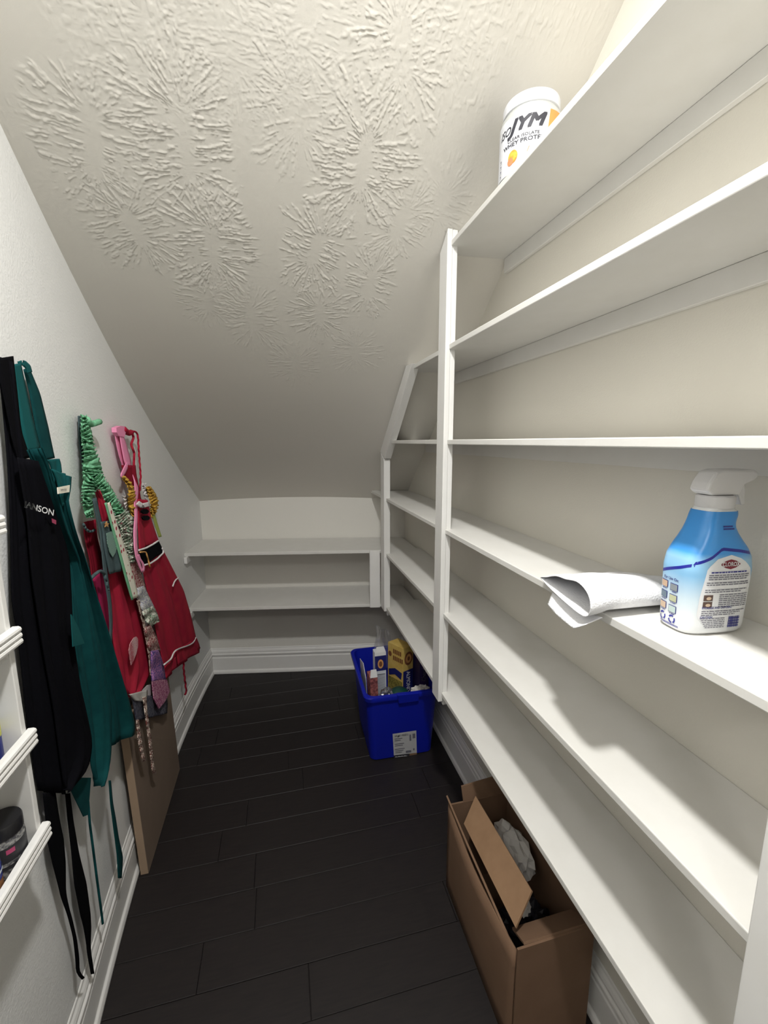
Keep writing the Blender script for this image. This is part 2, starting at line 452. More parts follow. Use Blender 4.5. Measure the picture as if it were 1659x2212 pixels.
# ---- baseboards: shoe, flat face and moulded cap
PROF = [(0, 0), (.020, 0), (.020, .008), (.017, .017), (.011, .022), (.011, .100), (.008, .104), (.0085, .112), (.014, .118), (.014, .126), (.009, .131),
        (.0105, .138), (.0075, .147), (.004, .153), (.003, .160), (0, .162)]
path = [((wl(t), t, FL), (1, 0)) for t in np.linspace(-2.19, bw(-.46)-.001, 70)]
struct(bev(sweep('baseboard_left', PROF, path, 'trim_paint'), .0012, 1))
k = math.hypot(1, .1782)
path = [((x, bw(x), FL), (-.1782/k, -1/k)) for x in (wl(2.58)+.001, XR)]
struct(bev(sweep('baseboard_back', PROF, path, 'trim_paint'), .0012, 1))
path = [((XR, t, FL), (-1, 0)) for t in (bw(XR)-.001, -2.19)]
struct(bev(sweep('baseboard_right', PROF, path, 'trim_paint'), .0012, 1))

# ---- ceiling lamp by the door, plus the fixture of the added fill lamp
for (lx, ly, lz_), lab in ((LAMP, 'round white flush ceiling lamp over the pantry shelves'), (FILL_LAMP, 'round white flush fill lamp added out of view behind the camera')):
    lt = thing('ceiling_lamp', (lx, ly, ZC-.07), lab, 'lamp')
    lathe('lamp_base', [(.02, ZC), (.11, ZC), (.11, ZC-.012), (.02, ZC-.014)], (lx, ly, 0), 'lamp_metal', lt)
    lathe('lamp_shade', [(.10, ZC-.012), (.098, ZC-.016), (.08, ZC-.022), (.045, ZC-.027), (.001, ZC-.028)], (lx, ly, 0), 'lamp_glass', lt)

# ================================================================== RIGHT SHELVING
su = thing('wall_shelving', (.60, 1.2, ZS[6]), 'white painted built-in shelving with open shelves along the side wall', 'shelving')
def shelf(k):
    z0, z1 = ZS[k], ZT[k]
    def end(x, z):
        yc = solve_y(x, z)-.002
        lim = 2.2049-.1782*x-.001 if k in (5, 6) else bw(x)-.002
        return min(yc, lim)
    v = []
    for z in (z0, z1):
        v += [(XS, YE+.001, z), (XR-.0005, YE+.001, z), (XR-.0005, end(XR, z), z), (XS, end(XS, z), z)]
    o = obj('shelf', v, BF, 'shelf_paint', su); bev(o, .0018, 2); return o
for k in range(1, 7): shelf(k)
for k in range(1, 7):
    ye = min(solve_y(XR, ZS[k])-.004, 2.07)
    box('cleat', XR-.013, XR-.0005, YE+.002, ye, ZS[k]-.042, ZS[k]-.0003, 'shelf_paint', su, b=.001, seg=1)
def post(name, x0, x1, y0, y1, z0):
    v = [(x0, y0, z0), (x1, y0, z0), (x1, y1, z0), (x0, y1, z0)]
    v += [(x, y_, min(ceil(x, y_), ZC)-.003) for x, y_, z in v]
    return bev(obj(name, v, BF, 'trim_paint', su), .0015, 2)
post('post', XP, .5025, YP, YPL, -.872)
post('post', .5030, XPR, YP+.0008, YPL-.004, -.868)
post('post', XP, .5025, .215, YE, FL+.002)
post('post', .5030, XPR, .218, YE-.0015, FL+.002)
# far post, cut off under the slope, with a raking trim up the slope
A_ = onX((821, 975), XP); B_ = onX((877, 790), XP); C_ = onX((890, 785), XP); D_ = onX((831, 991), XP)
v = [(x, p[1], p[2]) for x in (XP, XPR) for p in (A_, B_, C_, D_)]
bev(obj('raking_trim', v, [(0, 1, 2, 3), (7, 6, 5, 4), (0, 4, 5, 1), (1, 5, 6, 2), (2, 6, 7, 3), (3, 7, 4, 0)], 'trim_paint', su), .0015)
zt_ = D_[2]-.003
v = [(XP, YF, -.862), (XPR, YF, -.862), (XPR, 2.083, -.862), (XP, 2.083, -.862), (XP, YF, zt_), (XPR, YF, zt_), (XPR, 2.083, A_[2]-.006), (XP, 2.083, A_[2]-.006)]
bev(obj('post', v, BF, 'trim_paint', su), .0015)
for y0 in (YP+.003, YF+.004):
    box('support_block', .505, XR-.014, y0, y0+.018, ZS[6]-.034, ZS[6]-.0005, 'trim_paint', su, b=.001, seg=1)

# ================================================================== BACK SHELVING
def bsy(x): return 2.2049-.1782*x
bu = thing('corner_shelving', (-.02, 2.4, -.88), 'white painted pair of wide low shelves across the end wall', 'shelving')
for z in (-.562, -.859):
    xa = wl(2.3)+.0015; v = []
    for zz in (z-.0165, z):
        v += [(xa-.008, bsy(xa), zz), (XR-.016, bsy(XR), zz), (XR-.016, bw(XR)-.002, zz), (xa+.02, bw(xa+.02)-.002, zz)]
    bev(obj('shelf', v, BF, 'shelf_paint', bu), .0018)
    v = []
    for zz in (z-.055, z-.0168):
        v += [(xa+.03, bw(xa+.03)-.018, zz), (XR-.016, bw(XR-.016)-.018, zz), (XR-.016, bw(XR-.016)-.002, zz), (xa+.03, bw(xa+.03)-.002, zz)]
    obj('cleat', v, BF, 'shelf_paint', bu)
    # short side cleat on the left wall
    v = []
    for zz in (z-.05, z-.0168):
        v += [(wl(2.27)+.0015, 2.27, zz), (wl(2.27)+.017, 2.268, zz), (wl(2.52)+.017, 2.52, zz), (wl(2.52)+.0015, 2.52, zz)]
    bev(obj('side_cleat', v, BF, 'trim_paint', bu), .0015)
v = []
for zz in (-.8755, -.5615):
    v += [(.434, bsy(.434)-.0125, zz), (.4865, bsy(.4865)-.0125, zz), (.4865, bsy(.4865)-.0005, zz), (.434, bsy(.434)-.0005, zz)]
bev(obj('end_board', v, BF, 'trim_paint', bu), .0012)

# ================================================================== SPRAY BOTTLE
BC = (.603, .476); BW = np.array([.996, -.087]); BD = np.array([.087, .996]); BZ = ZT[4]+.0004
SEC = [(0, .052, .052, .028), (.003, .057, .057, .033), (.012, .059, .059, .035), (.05, .060, .060, .036), (.095, .0615, .0615, .037), (.112, .0585, .0585, .036),
       (.125, .051, .050, .034), (.136, .043, .039, .0315), (.147, .0365, .029, .029), (.156, .033, .0235, .027), (.164, .031, .0245, .0255), (.171, .0295, .0285, .0245),
       (.177, .0275, .0290, .0235), (.180, .0245, .0245, .0215)]
SZ = np.array([a[0] for a in SEC])
def bprof(z): return [float(np.interp(z, SZ, [a[k] for a in SEC]))*(.885, .885, .90)[k-1] for k in (1, 2, 3)]
def bpt(s, d, z): p = np.array(BC)+BW*s+BD*d; return (p[0], p[1], BZ+z)
def bfront(s, z, e=.0007):
    s = s*.885
    l, r, d = bprof(z); w_ = r if s > 0 else l
    q = max(1-abs(s/w_)**3.6, .02)**(1/3.6); return bpt(s, -(d*q+e), z)
def bside(t, z, e=.0007):      # t along depth, on the left narrow face
    t = t*.90
    l, r, d = bprof(z); q = max(1-abs(t/d)**3.6, .02)**(1/3.6); return bpt(-(l*q+e), t, z)
bt = thing('spray_bottle', (BC[0], BC[1], BZ), 'blue and white cleaning spray bottle with translucent trigger on the shelf', 'spray bottle')
def loft(name, zs, m, parent, n=56, grow=0, capb=True, capt=True):
    v = []; f = []
    for z in zs:
        l, r, d = bprof(z)
        for k in range(n):
            a = 2*math.pi*k/n; c, s_ = math.cos(a), math.sin(a)
            sc = (abs(c)**3.6+abs(s_)**3.6)**(-1/3.6); w_ = r if c > 0 else l
            v.append(bpt((w_+grow)*c*sc, (d+grow)*s_*sc, z))
    for i in range(len(zs)-1):
        for k in range(n):
            k2 = (k+1) % n; f.append((i*n+k, i*n+k2, (i+1)*n+k2, (i+1)*n+k))
    if capb: f.append(tuple(range(n))[::-1])
    if capt: f.append(tuple((len(zs)-1)*n+k for k in range(n)))
    return obj(name, v, f, m, parent, True, origin=(BC[0], BC[1], BZ))
loft('bottle_body', np.r_[0, .002, np.linspace(.005, .178, 40), .180, .182], 'bottle_white', bt)
slv = loft('sleeve', np.linspace(.006, .1775, 46), 'bottle_sleeve', bt, grow=.0005, capb=False, capt=False)
lathe('collar', [(.0225, .1815), (.0235, .183), (.0235, .197), (.021, .199)], (*bpt(.0, 0, 0)[:2], BZ), 'trigger_plastic', bt)
def prism(name, pts, d0, d1, m, parent, b=.003):
    n = len(pts); v = [bpt(s, d0, z) for s, z in pts]+[bpt(s, d1, z) for s, z in pts]
    f = [tuple(range(n)), tuple(range(2*n-1, n-1, -1))]+[(k, k+n, (k+1) % n+n, (k+1) % n) for k in range(n)]
    return bev(obj(name, v, f, m, parent), b, 3)
prism('trigger_head', [(-.0305, .2065), (-.027, .2175), (-.0175, .2325), (-.006, .2355), (.040, .2355), (.0495, .232), (.0505, .2245), (.043, .2195), (.030, .214), (.024, .1995), (-.021, .1995)], -.0155, .0155, 'trigger_plastic', bt, .005)
prism('trigger', [(.027, .2125), (.038, .2185), (.0425, .205), (.0445, .1845), (.0385, .1835), (.033, .196), (.0255, .203)], -.006, .006, 'trigger_plastic', bt, .002)
prism('nozzle', [(.0495, .2315), (.056, .2315), (.056, .2235), (.0495, .2240)], -.009, .009, 'trigger_plastic', bt, .002)
# sleeve seam along the corner
seam = [bpt(-.030, -.0268, .1725), bpt(-.028, -.0275, .160), bpt(-.030, -.029, .148)]
# navy swoosh over both faces
def band(fn, pts, w, name, m, par):
    P = resample(pts, 24); v = []; f = []
    for (s, z) in P: v += [fn(s, z-w), fn(s, z+w)]
    for i in range(len(P)-1): f.append((2*i, 2*i+2, 2*i+3, 2*i+1))
    return obj(name, v, f, m, par)
band(bfront, [(-.054, .1055), (-.043, .1095), (-.03, .115), (-.012, .127), (.02, .1235), (.044, .119)], .0021, 'swoosh', 'clorox_navy', slv)
band(bside, [(.031, .0815), (.01, .0895), (-.012, .0970), (-.0315, .1050)], .0023, 'swoosh', 'clorox_navy', slv)
# white back panel with print
pan = [(-.043, .030), (-.042, .06), (-.036, .10), (-.020, .1135), (.004, .1185), (.026, .112), (.043, .099), (.049, .082), (.048, .050), (.043, .028), (.030, .013), (-.026, .011)]
def fill(pts, fn, name, m, par, e, nrow=22, ncol=10):
    P = np.array(pts); zs = np.linspace(P[:, 1].min()+1e-4, P[:, 1].max()-1e-4, nrow); v = []; f = []
    for z in zs:
        xs_ = []
        for i in range(len(P)):
            a, b = P[i], P[(i+1) % len(P)]
            if (a[1]-z)*(b[1]-z) <= 0 and a[1] != b[1]: xs_.append(a[0]+(b[0]-a[0])*(z-a[1])/(b[1]-a[1]))
        a, b = (min(xs_), max(xs_)) if len(xs_) > 1 else (xs_[0], xs_[0])
        for k in range(ncol+1): v.append(fn(a+(b-a)*k/ncol, z, e))
    for j in range(nrow-1):
        for k in range(ncol):
            q = j*(ncol+1)+k; f.append((q, q+1, q+ncol+2, q+ncol+1))
    return obj(name, v, f, m, par)
pnl = fill(pan, bfront, 'back_label', 'label_paper', bt, .0009)
F2 = lambda s, z: bfront(s, z, .0014)
logo = fill([(-.016, .1055), (-.006, .1105), (.003, .1125), (.012, .1105), (.022, .1055), (.012, .1005), (.003, .0985), (-.006, .1005)], bfront, 'logo_diamond', 'clorox_red', pnl, .0012, 8, 8)
decal('logo_text', dense(text2d('CLOROX', .0082, bold=.0002), .003), lambda a, b: bfront(.003+a*.92, .1055+b, .0017), 'print_white', pnl)
def textlines(rows, fn, name, m, par):
    parts = []
    for (x0, x1, z, h) in rows:
        x = x0
        while x < x1-.001:
            w_ = random.uniform(.003, .009); w_ = min(w_, x1-x)
            parts.append(rect2d(x, x+w_, z-h/2, z+h/2)); x += w_+.0011
    return decal(name, merge2d(parts), fn, m, par)
rows = []
for i in range(3): rows.append((-.033, .040-.004*(i == 2), .0905-.0030*i, .0015))
for i in range(2): rows.append((-.035, .042, .0795-.0030*i, .0015))
for i in range(2): rows.append((-.036, .040-.012*i, .0690-.0030*i, .0014))
for i in range(7): rows.append((-.010, .044, .0615-.0029*i, .0013))
for i in range(3): rows.append((-.037, .043-.01*i, .0375-.0028*i, .0013))
for i in range(6): rows.append((-.038+.002*i, .006, .0250-.0027*i+.0015, .0012))
textlines(rows, F2, 'small_print', 'ink_grey', pnl)
textlines([(-.030, .034, .0945, .0020)], F2, 'print_heading', 'ink_blue', pnl)
decal('print_heading', text2d('STORAGE AND DISPOSAL:', .0045, align='LEFT', bold=.0001), lambda a, b: F2(-.037+a, .0425+b), 'ink_blue', pnl)
decal('print_heading', text2d('CAUTION:', .0045, align='LEFT', bold=.0001), lambda a, b: F2(-.038+a, .0285+b), 'ink_blue', pnl)
for zc in (.0575, .0475):
    decal('photo_panel', rect2d(-.0365, -.0215, zc-.0043, zc+.0043, 3, 1), F2, 'photo_brown', pnl)
    decal('photo_hand', disc2d(-.0285, zc-.0005, .0042, 12, .0024), lambda a, b: bfront(a, b, .0018), 'tile_beige', pnl)
decal('barcode', merge2d([rect2d(.013+i*.00145, .013+i*.00145+random.choice((.0006, .001)), .0115, .0285) for i in range(15)]), F2, 'ink_blue', pnl)
decal('barcode_block', merge2d([rect2d(.013, .034, .013+k*.004, .0142+k*.004, 3, 1) for k in range(4)]), lambda a, b: bfront(a, b, .0018), 'ink_blue', pnl)
decal('lot_code', merge2d([rect2d(-.009, .008, .1565, .1585, 3, 1), rect2d(-.009, .011, .1530, .1550, 3, 1)]), F2, 'ink_blue', slv)
# side panel: use-on tiles and recycling marks
GS = lambda t, z: bside(t, z, .0012)
decal('tiles_heading', text2d('For Use On:', .0058, bold=.0001), lambda a, b: GS(.002-a, .0765+b), 'ink_blue', slv)
for j, (ma, mb) in enumerate((('tile_tan', 'tile_grey'), ('tile_slate', 'tile_olive'), ('tile_beige', 'tile_mint'))):
    for tcen, mm in ((.0145, ma), (-.0050, mb)):
        zc = .0665-.0165*j-(.0015 if tcen < 0 else 0)
        decal('tile_frame', rect2d(tcen-.0075, tcen+.0075, zc-.0055, zc+.0055, 2, 1), GS, 'ink_blue', slv)
        decal('tile_swatch', rect2d(tcen-.0066, tcen+.0066, zc-.0047, zc+.0047, 2, 1), lambda a, b: bside(a, b, .0016), mm, slv)
        textlines([(tcen-.005, tcen+.005, zc-.0073, .0011)], GS, 'tile_caption', 'ink_blue', slv)
for tcen in (.0135, -.0055):
    parts = []
    for k in range(3):
        a0 = 2*math.pi*k/3+.5; pts = []
        for q in range(7):
            a = a0+q*.2; pts.append(a)
        vv = [(tcen+.0066*math.cos(a), .0165+.0066*math.sin(a)) for a in pts]+[(tcen+.0042*math.cos(a), .0165+.0042*math.sin(a)) for a in pts]
        ff = [(i, i+1, i+8, i+7) for i in range(6)]
        a = a0+1.5; vv += [(tcen+.0076*math.cos(a-.25), .0165+.0076*math.sin(a-.25)), (tcen+.0032*math.cos(a-.25), .0165+.0032*math.sin(a-.25)), (tcen+.0055*math.cos(a+.15), .0165+.0055*math.sin(a+.15))]
        ff.append((14, 15, 16)); parts.append((vv, ff))
    decal('recycling_mark', merge2d(parts), GS, 'clorox_navy', slv)
decal('side_footer', merge2d([rect2d(-.017, .020, .0066+k*.0017, .0074+k*.0017, 4, 1) for k in range(2)]), GS, 'clorox_navy', slv)

# ================================================================== FOLDED PAPER TOWEL
tw = thing('paper_towel', (.54, .61, ZT[4]), 'white folded paper towel lying over the shelf edge beside the spray bottle', 'paper towel')
zb = ZT[4]+.0012
loop = [(.703, .010), (.66, .0255), (.61, .0395), (.57, .047), (.545, .0475), (.528, .041), (.521, .028), (.5235, .015), (.534, .0075), (.56, .0045), (.60, .004), (.64, .0045), (.68, .0065), (.7035, .0095)]
loop = smooth_poly(resample(loop, 54), 3); loop[:, 0] += .005
def xst(y): return .452+(y-.52)*.185
def xen(y): return .640
NX = 26; v = []; f = []
for i in range(NX+1):
    t = i/NX
    for (yy, zz) in loop:
        x = xst(yy)+(xen(yy)-xst(yy))*t
        hz = zz*(1.16-.30*t); dro = -.010*max(0, (XS-x)/.05)**1.3
        wob = .0012*math.sin(yy*90+t*7)+.0008*math.sin(t*23+yy*40)
        v.append((x, yy, zb+hz+dro+(wob if zz > .012 else 0)))
nl = len(loop)
for i in range(NX):
    for j in range(nl-1): f.append((i*nl+j, (i+1)*nl+j, (i+1)*nl+j+1, i*nl+j+1))
solid(obj('folded_sheet', v, f, 'towel_paper', tw, True), .0012)
tail = np.array((.005, 0))+smooth_poly(resample([(.534, .0045), (.55, .001), (.58, -.002), (.625, -.003), (.662, .001)], 30), 2); v = []; f = []
for i in range(11):
    t = i/10
    for (yy, zz) in tail:
        x = xst(yy)-.0025+(.488-xst(yy))*t
        v.append((x, yy-.001, zb+zz-.0060-.024*(1-t)*min(1, max(0, (yy-.52)/.05))))
for i in range(10):
    for j in range(29): f.append((i*30+j, (i+1)*30+j, (i+1)*30+j+1, i*30+j+1))
solid(obj('loose_edge', v, f, 'towel_paper', tw, True), .0012)

# ================================================================== PROTEIN JAR
JC = (.572, .968); JZ = ZT[1]+.0003; JR = .0655
jt = thing('supplement_jar', (JC[0], JC[1], JZ), 'white screw-top jar with printed label on the top shelf', 'jar')
jb = lathe('jar_body', [(.060, 0), (.0645, .004), (JR, .012), (JR, .119), (.0645, .127), (.0605, .1335), (.0575, .1365), (.0575, .140)], (*JC, JZ), 'jar_plastic', jt, 64)
lathe('lid', [(.058, .138), (.0600, .1395), (.0605, .157), (.0585, .1615), (.050, .1625), (.001, .1625)], (*JC, JZ), 'jar_lid', jt, 64)
TH0 = math.atan2(-JC[1], -JC[0])
def jfn(s, z, e=.0006): a = TH0+s/JR; return (JC[0]+(JR+e)*math.cos(a), JC[1]+(JR+e)*math.sin(a), JZ+z)
jl = decal('label', rect2d(-.10, .060, .010, .1185, 44, 4), jfn, 'jar_label', jb)
def j2(s, z): return jfn(s, z, .0011)
def fine(part):   # plain pass-through so that lettering follows the curve
    return part
decal('label_panel', ([(.040-.012*(1-j/6)+(.075-.040+.012*(1-j/6))*i/10, .010+.1085*j/6) for j in range(7) for i in range(11)], [(j*11+i, j*11+i+1, (j+1)*11+i+1, (j+1)*11+i) for j in range(6) for i in range(10)]), j2, 'jar_orange', jb)
def jt_text(s, size, x, z, sh=0, bold=0, m='ink', sx=1.0, slope=0):
    v_, f_ = text2d(s, size, shear=sh, bold=bold)
    decal('label_lettering', dense((v_, f_), .004), lambda a, b: jfn(x+a*sx, z+b+slope*a, .0012), m, jb)
jt_text('ISO', .021, -.060, .0935, .35, .0002, sx=1.0)
jt_text('JYM', .034, -.010, .0965, .35, .0013, sx=1.25)
jt_text('CLEAR ISOLATE', .0082, -.016, .0735, 0, .0001, sx=1.2)
jt_text('WHEY PROTEIN', .0112, -.014, .0640, 0, .0002, sx=1.2)
decal('fruit_picture', dense(disc2d(-.036, .040, .0115, 18, .013), .004), j2, 'badge_yellow', jb)
decal('fruit_slice', dense(disc2d(-.041, .032, .0075, 14), .004), lambda a, b: jfn(a, b, .0015), 'badge_orange', jb)
decal('flavour_badge', ([(-.006, .0400), (.026, .0400), (.030, .0500), (-.002, .0500)], [(0, 1, 2, 3)]), j2, 'badge_orange', jb)
for k in range(4):
    decal('label_icon', merge2d([disc2d(-.073, .048-.010*k, .0022, 10), rect2d(-.076, -.070, .0435-.010*k, .0442-.010*k)]), j2, 'ink_grey', jb)

# ================================================================== BLUE RECYCLING BIN
def rrect(cx, cy, hx, hy, r, n=6, rot=-.02):
    P = []
    for (sx, sy, a0) in ((1, -1, -90), (1, 1, 0), (-1, 1, 90), (-1, -1, 180)):
        for k in range(n+1):
            a = math.radians(a0+90*k/n); P.append(((hx-r)*sx+r*math.cos(a), (hy-r)*sy+r*math.sin(a)))
    c, s_ = math.cos(rot), math.sin(rot)
    return [(cx+a*c-b*s_, cy+a*s_+b*c) for a, b in P]
bn = thing('recycling_bin', (.48, 1.8, FL), 'blue plastic recycling bin full of empty cartons under the shelves', 'bin')
def shell(name, secs, m, parent):
    v = []; f = []; n = 0
    for (z, cx, cy, hx, hy, r) in secs:
        R_ = rrect(cx, cy, hx, hy, r); n = len(R_); v += [(a, b, z) for a, b in R_]
    for i in range(len(secs)-1):
        for k in range(n):
            k2 = (k+1) % n; f.append((i*n+k, i*n+k2, (i+1)*n+k2, (i+1)*n+k))
    f.append(tuple(range(n))[::-1]); f.append(tuple((len(secs)-1)*n+k for k in range(n)))
    o = obj(name, v, f, m, parent, True); e = o.modifiers.new('es', 'EDGE_SPLIT'); e.split_angle = math.radians(40); return o
def bsec(t, g=0):   # t 0 bottom .. 1 rim
    return (FL+.001+.349*t, .482-.010*t, 1.807-.010*t, .143+.016*t+g, .163+.048*t+g, .03+.006*t)
secs = [bsec(.0, -.006), bsec(.015), bsec(.5), bsec(.925)]
secs += [bsec(.93, .010), bsec(.985, .012), bsec(1.0, .009), bsec(1.0, -.004), bsec(.5, -.004), bsec(.03, -.004)]
shell('bin_body', secs, 'blue_plastic', bn)
fy = lambda z: 1.644-(z-FL)*.0581/.349      # front face y
def bf(p, e=.0015):
    d = ray(p); s_ = (1.644+HC*(-.0581/.349)*-1*-1)/1 if False else None
    # plane y + k*z = c
    kk = .0581/.349; c = 1.644-kk*HC; t = (c-e)/(d[1]+kk*d[2]); return d*t
q = [bf(p, .014) for p in ((858, 1502), (906, 1497), (905, 1515), (862, 1521))]; q2 = [(a[0], a[1]+.02, a[2]) for a in q]
bev(obj('handle_tab', [*q, *q2], [(0, 1, 2, 3), (7, 6, 5, 4), (0, 4, 5, 1), (1, 5, 6, 2), (2, 6, 7, 3), (3, 7, 4, 0)], 'blue_plastic', bn), .003)
a = bf((848, 1585)); b = bf((899, 1577.5)); c = bf((900.5, 1632)); d = bf((851, 1637.5))
def quadmap(a, b, c, d, e=0):
    a, b, c, d = map(np.array, (a, b, c, d))
    nrm = np.cross(b-a, d-a); nrm = nrm/np.linalg.norm(nrm)
    return lambda u, w_: (a*(1-u)*(1-w_)+b*u*(1-w_)+c*u*w_+d*(1-u)*w_)+nrm*e
def qm(a, b, c, d, e): return quadmap(a, b, c, d, -e) if np.cross(np.array(b)-np.array(a), np.array(d)-np.array(a))[1] > 0 else quadmap(a, b, c, d, e)
sm = qm(a, b, c, d, .001); sm2 = qm(a, b, c, d, .002)
sk = decal('sticker', rect2d(0, 1, 0, .88), sm, 'sticker', bn)
decal('sticker_band', rect2d(0, .68, .88, 1), sm, 'ink', bn)
decal('sticker_corner', rect2d(.68, 1, .88, 1), sm, 'cardboard_light', bn)
def stext(s, size, x, y_, m='ink', fn=sm2, sx=1.0, align='LEFT', par=sk, bold=0):
    v_, f_ = text2d(s, size, align=align, bold=bold); decal('sticker_print', ([(x+p[0]*sx, y_-p[1]) for p in v_], f_), fn, m, par)
stext('14 gal / 53.0 L', .105, .06, .10, bold=.002)
decal('sticker_print', merge2d([rect2d(.06, .06+l, .20+.07*k, .225+.07*k) for k, l in enumerate((.34, .26, .0001, .40, .34, .0001, .42, .36, .30))]), sm2, 'ink_grey', sk)
for q_ in ((.83, .95, .10, .28), (.70, .77, .12, .36), (.52, .75, .74, .83), (.84, .9, .68, .76)): decal('sticker_block', rect2d(*q_), sm2, 'ink_grey', sk)
decal('sticker_script', merge2d([rect2d(.06+.065*k, .11+.065*k, .93+.012*(k % 2), .96) for k in range(8)]), sm2, 'print_white', sk)


# ---- things standing in the bin
def obox(name, cx, cy, z0, z1, hx, hy, rot, m, parent, tilt=(0, 0), b=.001):
    c, s_ = math.cos(rot), math.sin(rot); v = []
    for z in (z0, z1):
        k = (z-z0)
        for (a, b_) in ((-hx, -hy), (hx, -hy), (hx, hy), (-hx, hy)):
            v.append((cx+a*c-b_*s_+tilt[0]*k, cy+a*s_+b_*c+tilt[1]*k, z))
    o = obj(name, v, BF, m, parent)
    if b: bev(o, b, 1)
    V_ = [np.array(p) for p in v]
    # face maps (u right, w up) seen from the outside: front(-y), right(+x), left(-x)
    fm = lambda i0, i1: (lambda u, w_, e=.0012: V_[i0]*(1-u)*(1-w_)+V_[i1]*u*(1-w_)+V_[i0+4]*(1-u)*w_+V_[i1+4]*u*w_
                         + np.array((-(V_[i1]-V_[i0])[1]*-1, -(V_[i1]-V_[i0])[0], 0))/np.linalg.norm((V_[i1]-V_[i0])[:2])*e)
    return o, {'front': fm(0, 1), 'right': fm(1, 2), 'left': fm(3, 0)}
ZB = FL+.016
# slim white and blue carton
ct = thing('slim_carton', (.402, 1.73, ZB+.03), 'slim white carton with blue top standing in the blue bin', 'carton')
o, fm = obox('carton_body', .402, 1.730, ZB+.03, -.925, .0255, .020, .02, 'carton_paper', ct, (-.012, .02))
decal('carton_band', rect2d(0, 1, .80, .965), fm['front'], 'carton_navy', o)
decal('carton_top', rect2d(0, 1, .965, 1.0), fm['front'], 'carton_white', o)
v = [fm['front'](0, 1, 0), fm['front'](1, 1, 0), fm['front'](.82, 1, 0)+np.array((0, .004, .026)), fm['front'](.18, 1, 0)+np.array((0, .004, .026))]
solid(obj('carton_flap', v, [(0, 1, 2, 3)], 'carton_white', ct), .001)
decal('carton_seal', disc2d(.5, .875, .26, 20, .05), lambda a, b: fm['front'](a, b, .0018), 'seal_orange', o)
decal('carton_seal', disc2d(.5, .875, .15, 16, .03), lambda a, b: fm['front'](a, b, .0024), 'seal_brown', o)
decal('carton_print', merge2d([rect2d(.12, .88, .755-.012*k, .758-.012*k) for k in range(22)]), lambda a, b: fm['front'](a, b, .0018), 'ink_grey', o)
for w_ in (.76, .54): decal('carton_rule', rect2d(.1, .9, w_, w_+.004), lambda a, b: fm['front'](a, b, .0022), 'ink', o)
# small maroon carton
ct = thing('maroon_carton', (.3565, 1.672, ZB+.06), 'small maroon printed carton with white open flap in the blue bin', 'carton')
o, fm = obox('carton_body', .3605, 1.678, ZB+.06, -.995, .0165, .030, .06, 'carton_maroon', ct, (-.035, -.02))
v = [fm['front'](0, 1, .001), fm['front'](1, 1, .001), fm['front'](.85, 1, .001)+np.array((0, .006, .034)), fm['front'](.12, 1, .001)+np.array((0, .006, .034))]
solid(obj('carton_flap', v, [(0, 1, 2, 3)], 'carton_white', ct), .001)
# flattened grey card behind it
ct = thing('torn_card', (.345, 1.80, ZB+.05), 'torn grey card leaning on the side of the blue bin', 'card')
v = [(.350, 1.75, ZB+.05), (.350, 1.88, ZB+.05), (.334, 1.88, -1.03), (.331, 1.78, -1.00), (.335, 1.74, -1.05)]
solid(obj('card_panel', v, [(0, 1, 2, 3, 4)], 'carton_white', ct), .002)
# yellow almond box: broad face towards the left, side panel towards the room
ct = thing('yellow_carton', (.50, 1.83, ZB), 'yellow food carton with navy almond side panel in the blue bin', 'carton')
pa, pb, pc = onY((838, 1414), 1.85), onY((871, 1397), 1.765), onY((893, 1393), 1.79)
bx = [pa, pb, pc, pa+pc-pb]; bot = [np.array((p[0]-.006, p[1]-.012, ZB)) for p in bx]; top = [np.array((p[0], p[1], -.945)) for p in bx]
o = bev(obj('carton_body', [*bot, *top], BF, 'carton_yellow', ct), .001, 1)
def face(b0, b1, t0, t1):
    def fn(u, w_, e=.0012):
        p = b0*(1-u)*(1-w_)+b1*u*(1-w_)+t0*(1-u)*w_+t1*u*w_
        n_ = np.cross(b1-b0, t0-b0); n_ = n_/np.linalg.norm(n_)
        return p+n_*e
    return fn
lf = face(bot[0], bot[1], top[0], top[1]); sf = face(bot[1], bot[2], top[1], top[2])
decal('carton_panel', rect2d(.02, .98, .15, .74), sf, 'carton_navy', o)
v_, f_ = text2d('ALMOND', 1, align='LEFT', bold=.012)
decal('carton_lettering', ([(.50+p[1]*.52, .725-p[0]*.054) for p in v_], f_), lambda a, b: sf(a, b, .002), 'print_white', o)
decal('carton_seal', disc2d(.52, .87, .40, 22, .075), sf, 'seal_brown', o)
decal('carton_seal', disc2d(.52, .87, .26, 20, .05), lambda a, b: sf(a, b, .0018), 'seal_orange', o)
decal('carton_seal', disc2d(.52, .87, .12, 16, .024), lambda a, b: sf(a, b, .0024), 'seal_brown', o)
decal('carton_photo', rect2d(.05, .97, .1, .62), lf, 'cereal_photo', o)
decal('carton_ribbon', ([(.08, .70), (.5, .74), (.95, .72), (.9, .64), (.5, .67), (.1, .63)], [(0, 1, 4, 5), (1, 2, 3, 4)]), lambda a, b: lf(a, b, .0018), 'carton_navy', o)
decal('carton_seal', disc2d(.16, .88, .11, 16, .03), lf, 'seal_brown', o)
for k, w_ in enumerate((.5, .56)):
    parts = []
    x = .36
    while x < .36+w_: parts.append(rect2d(x, x+.08, .90-.075*k, .95-.075*k)); x += .11
    decal('carton_lettering', merge2d(parts), lf, 'seal_brown', o)
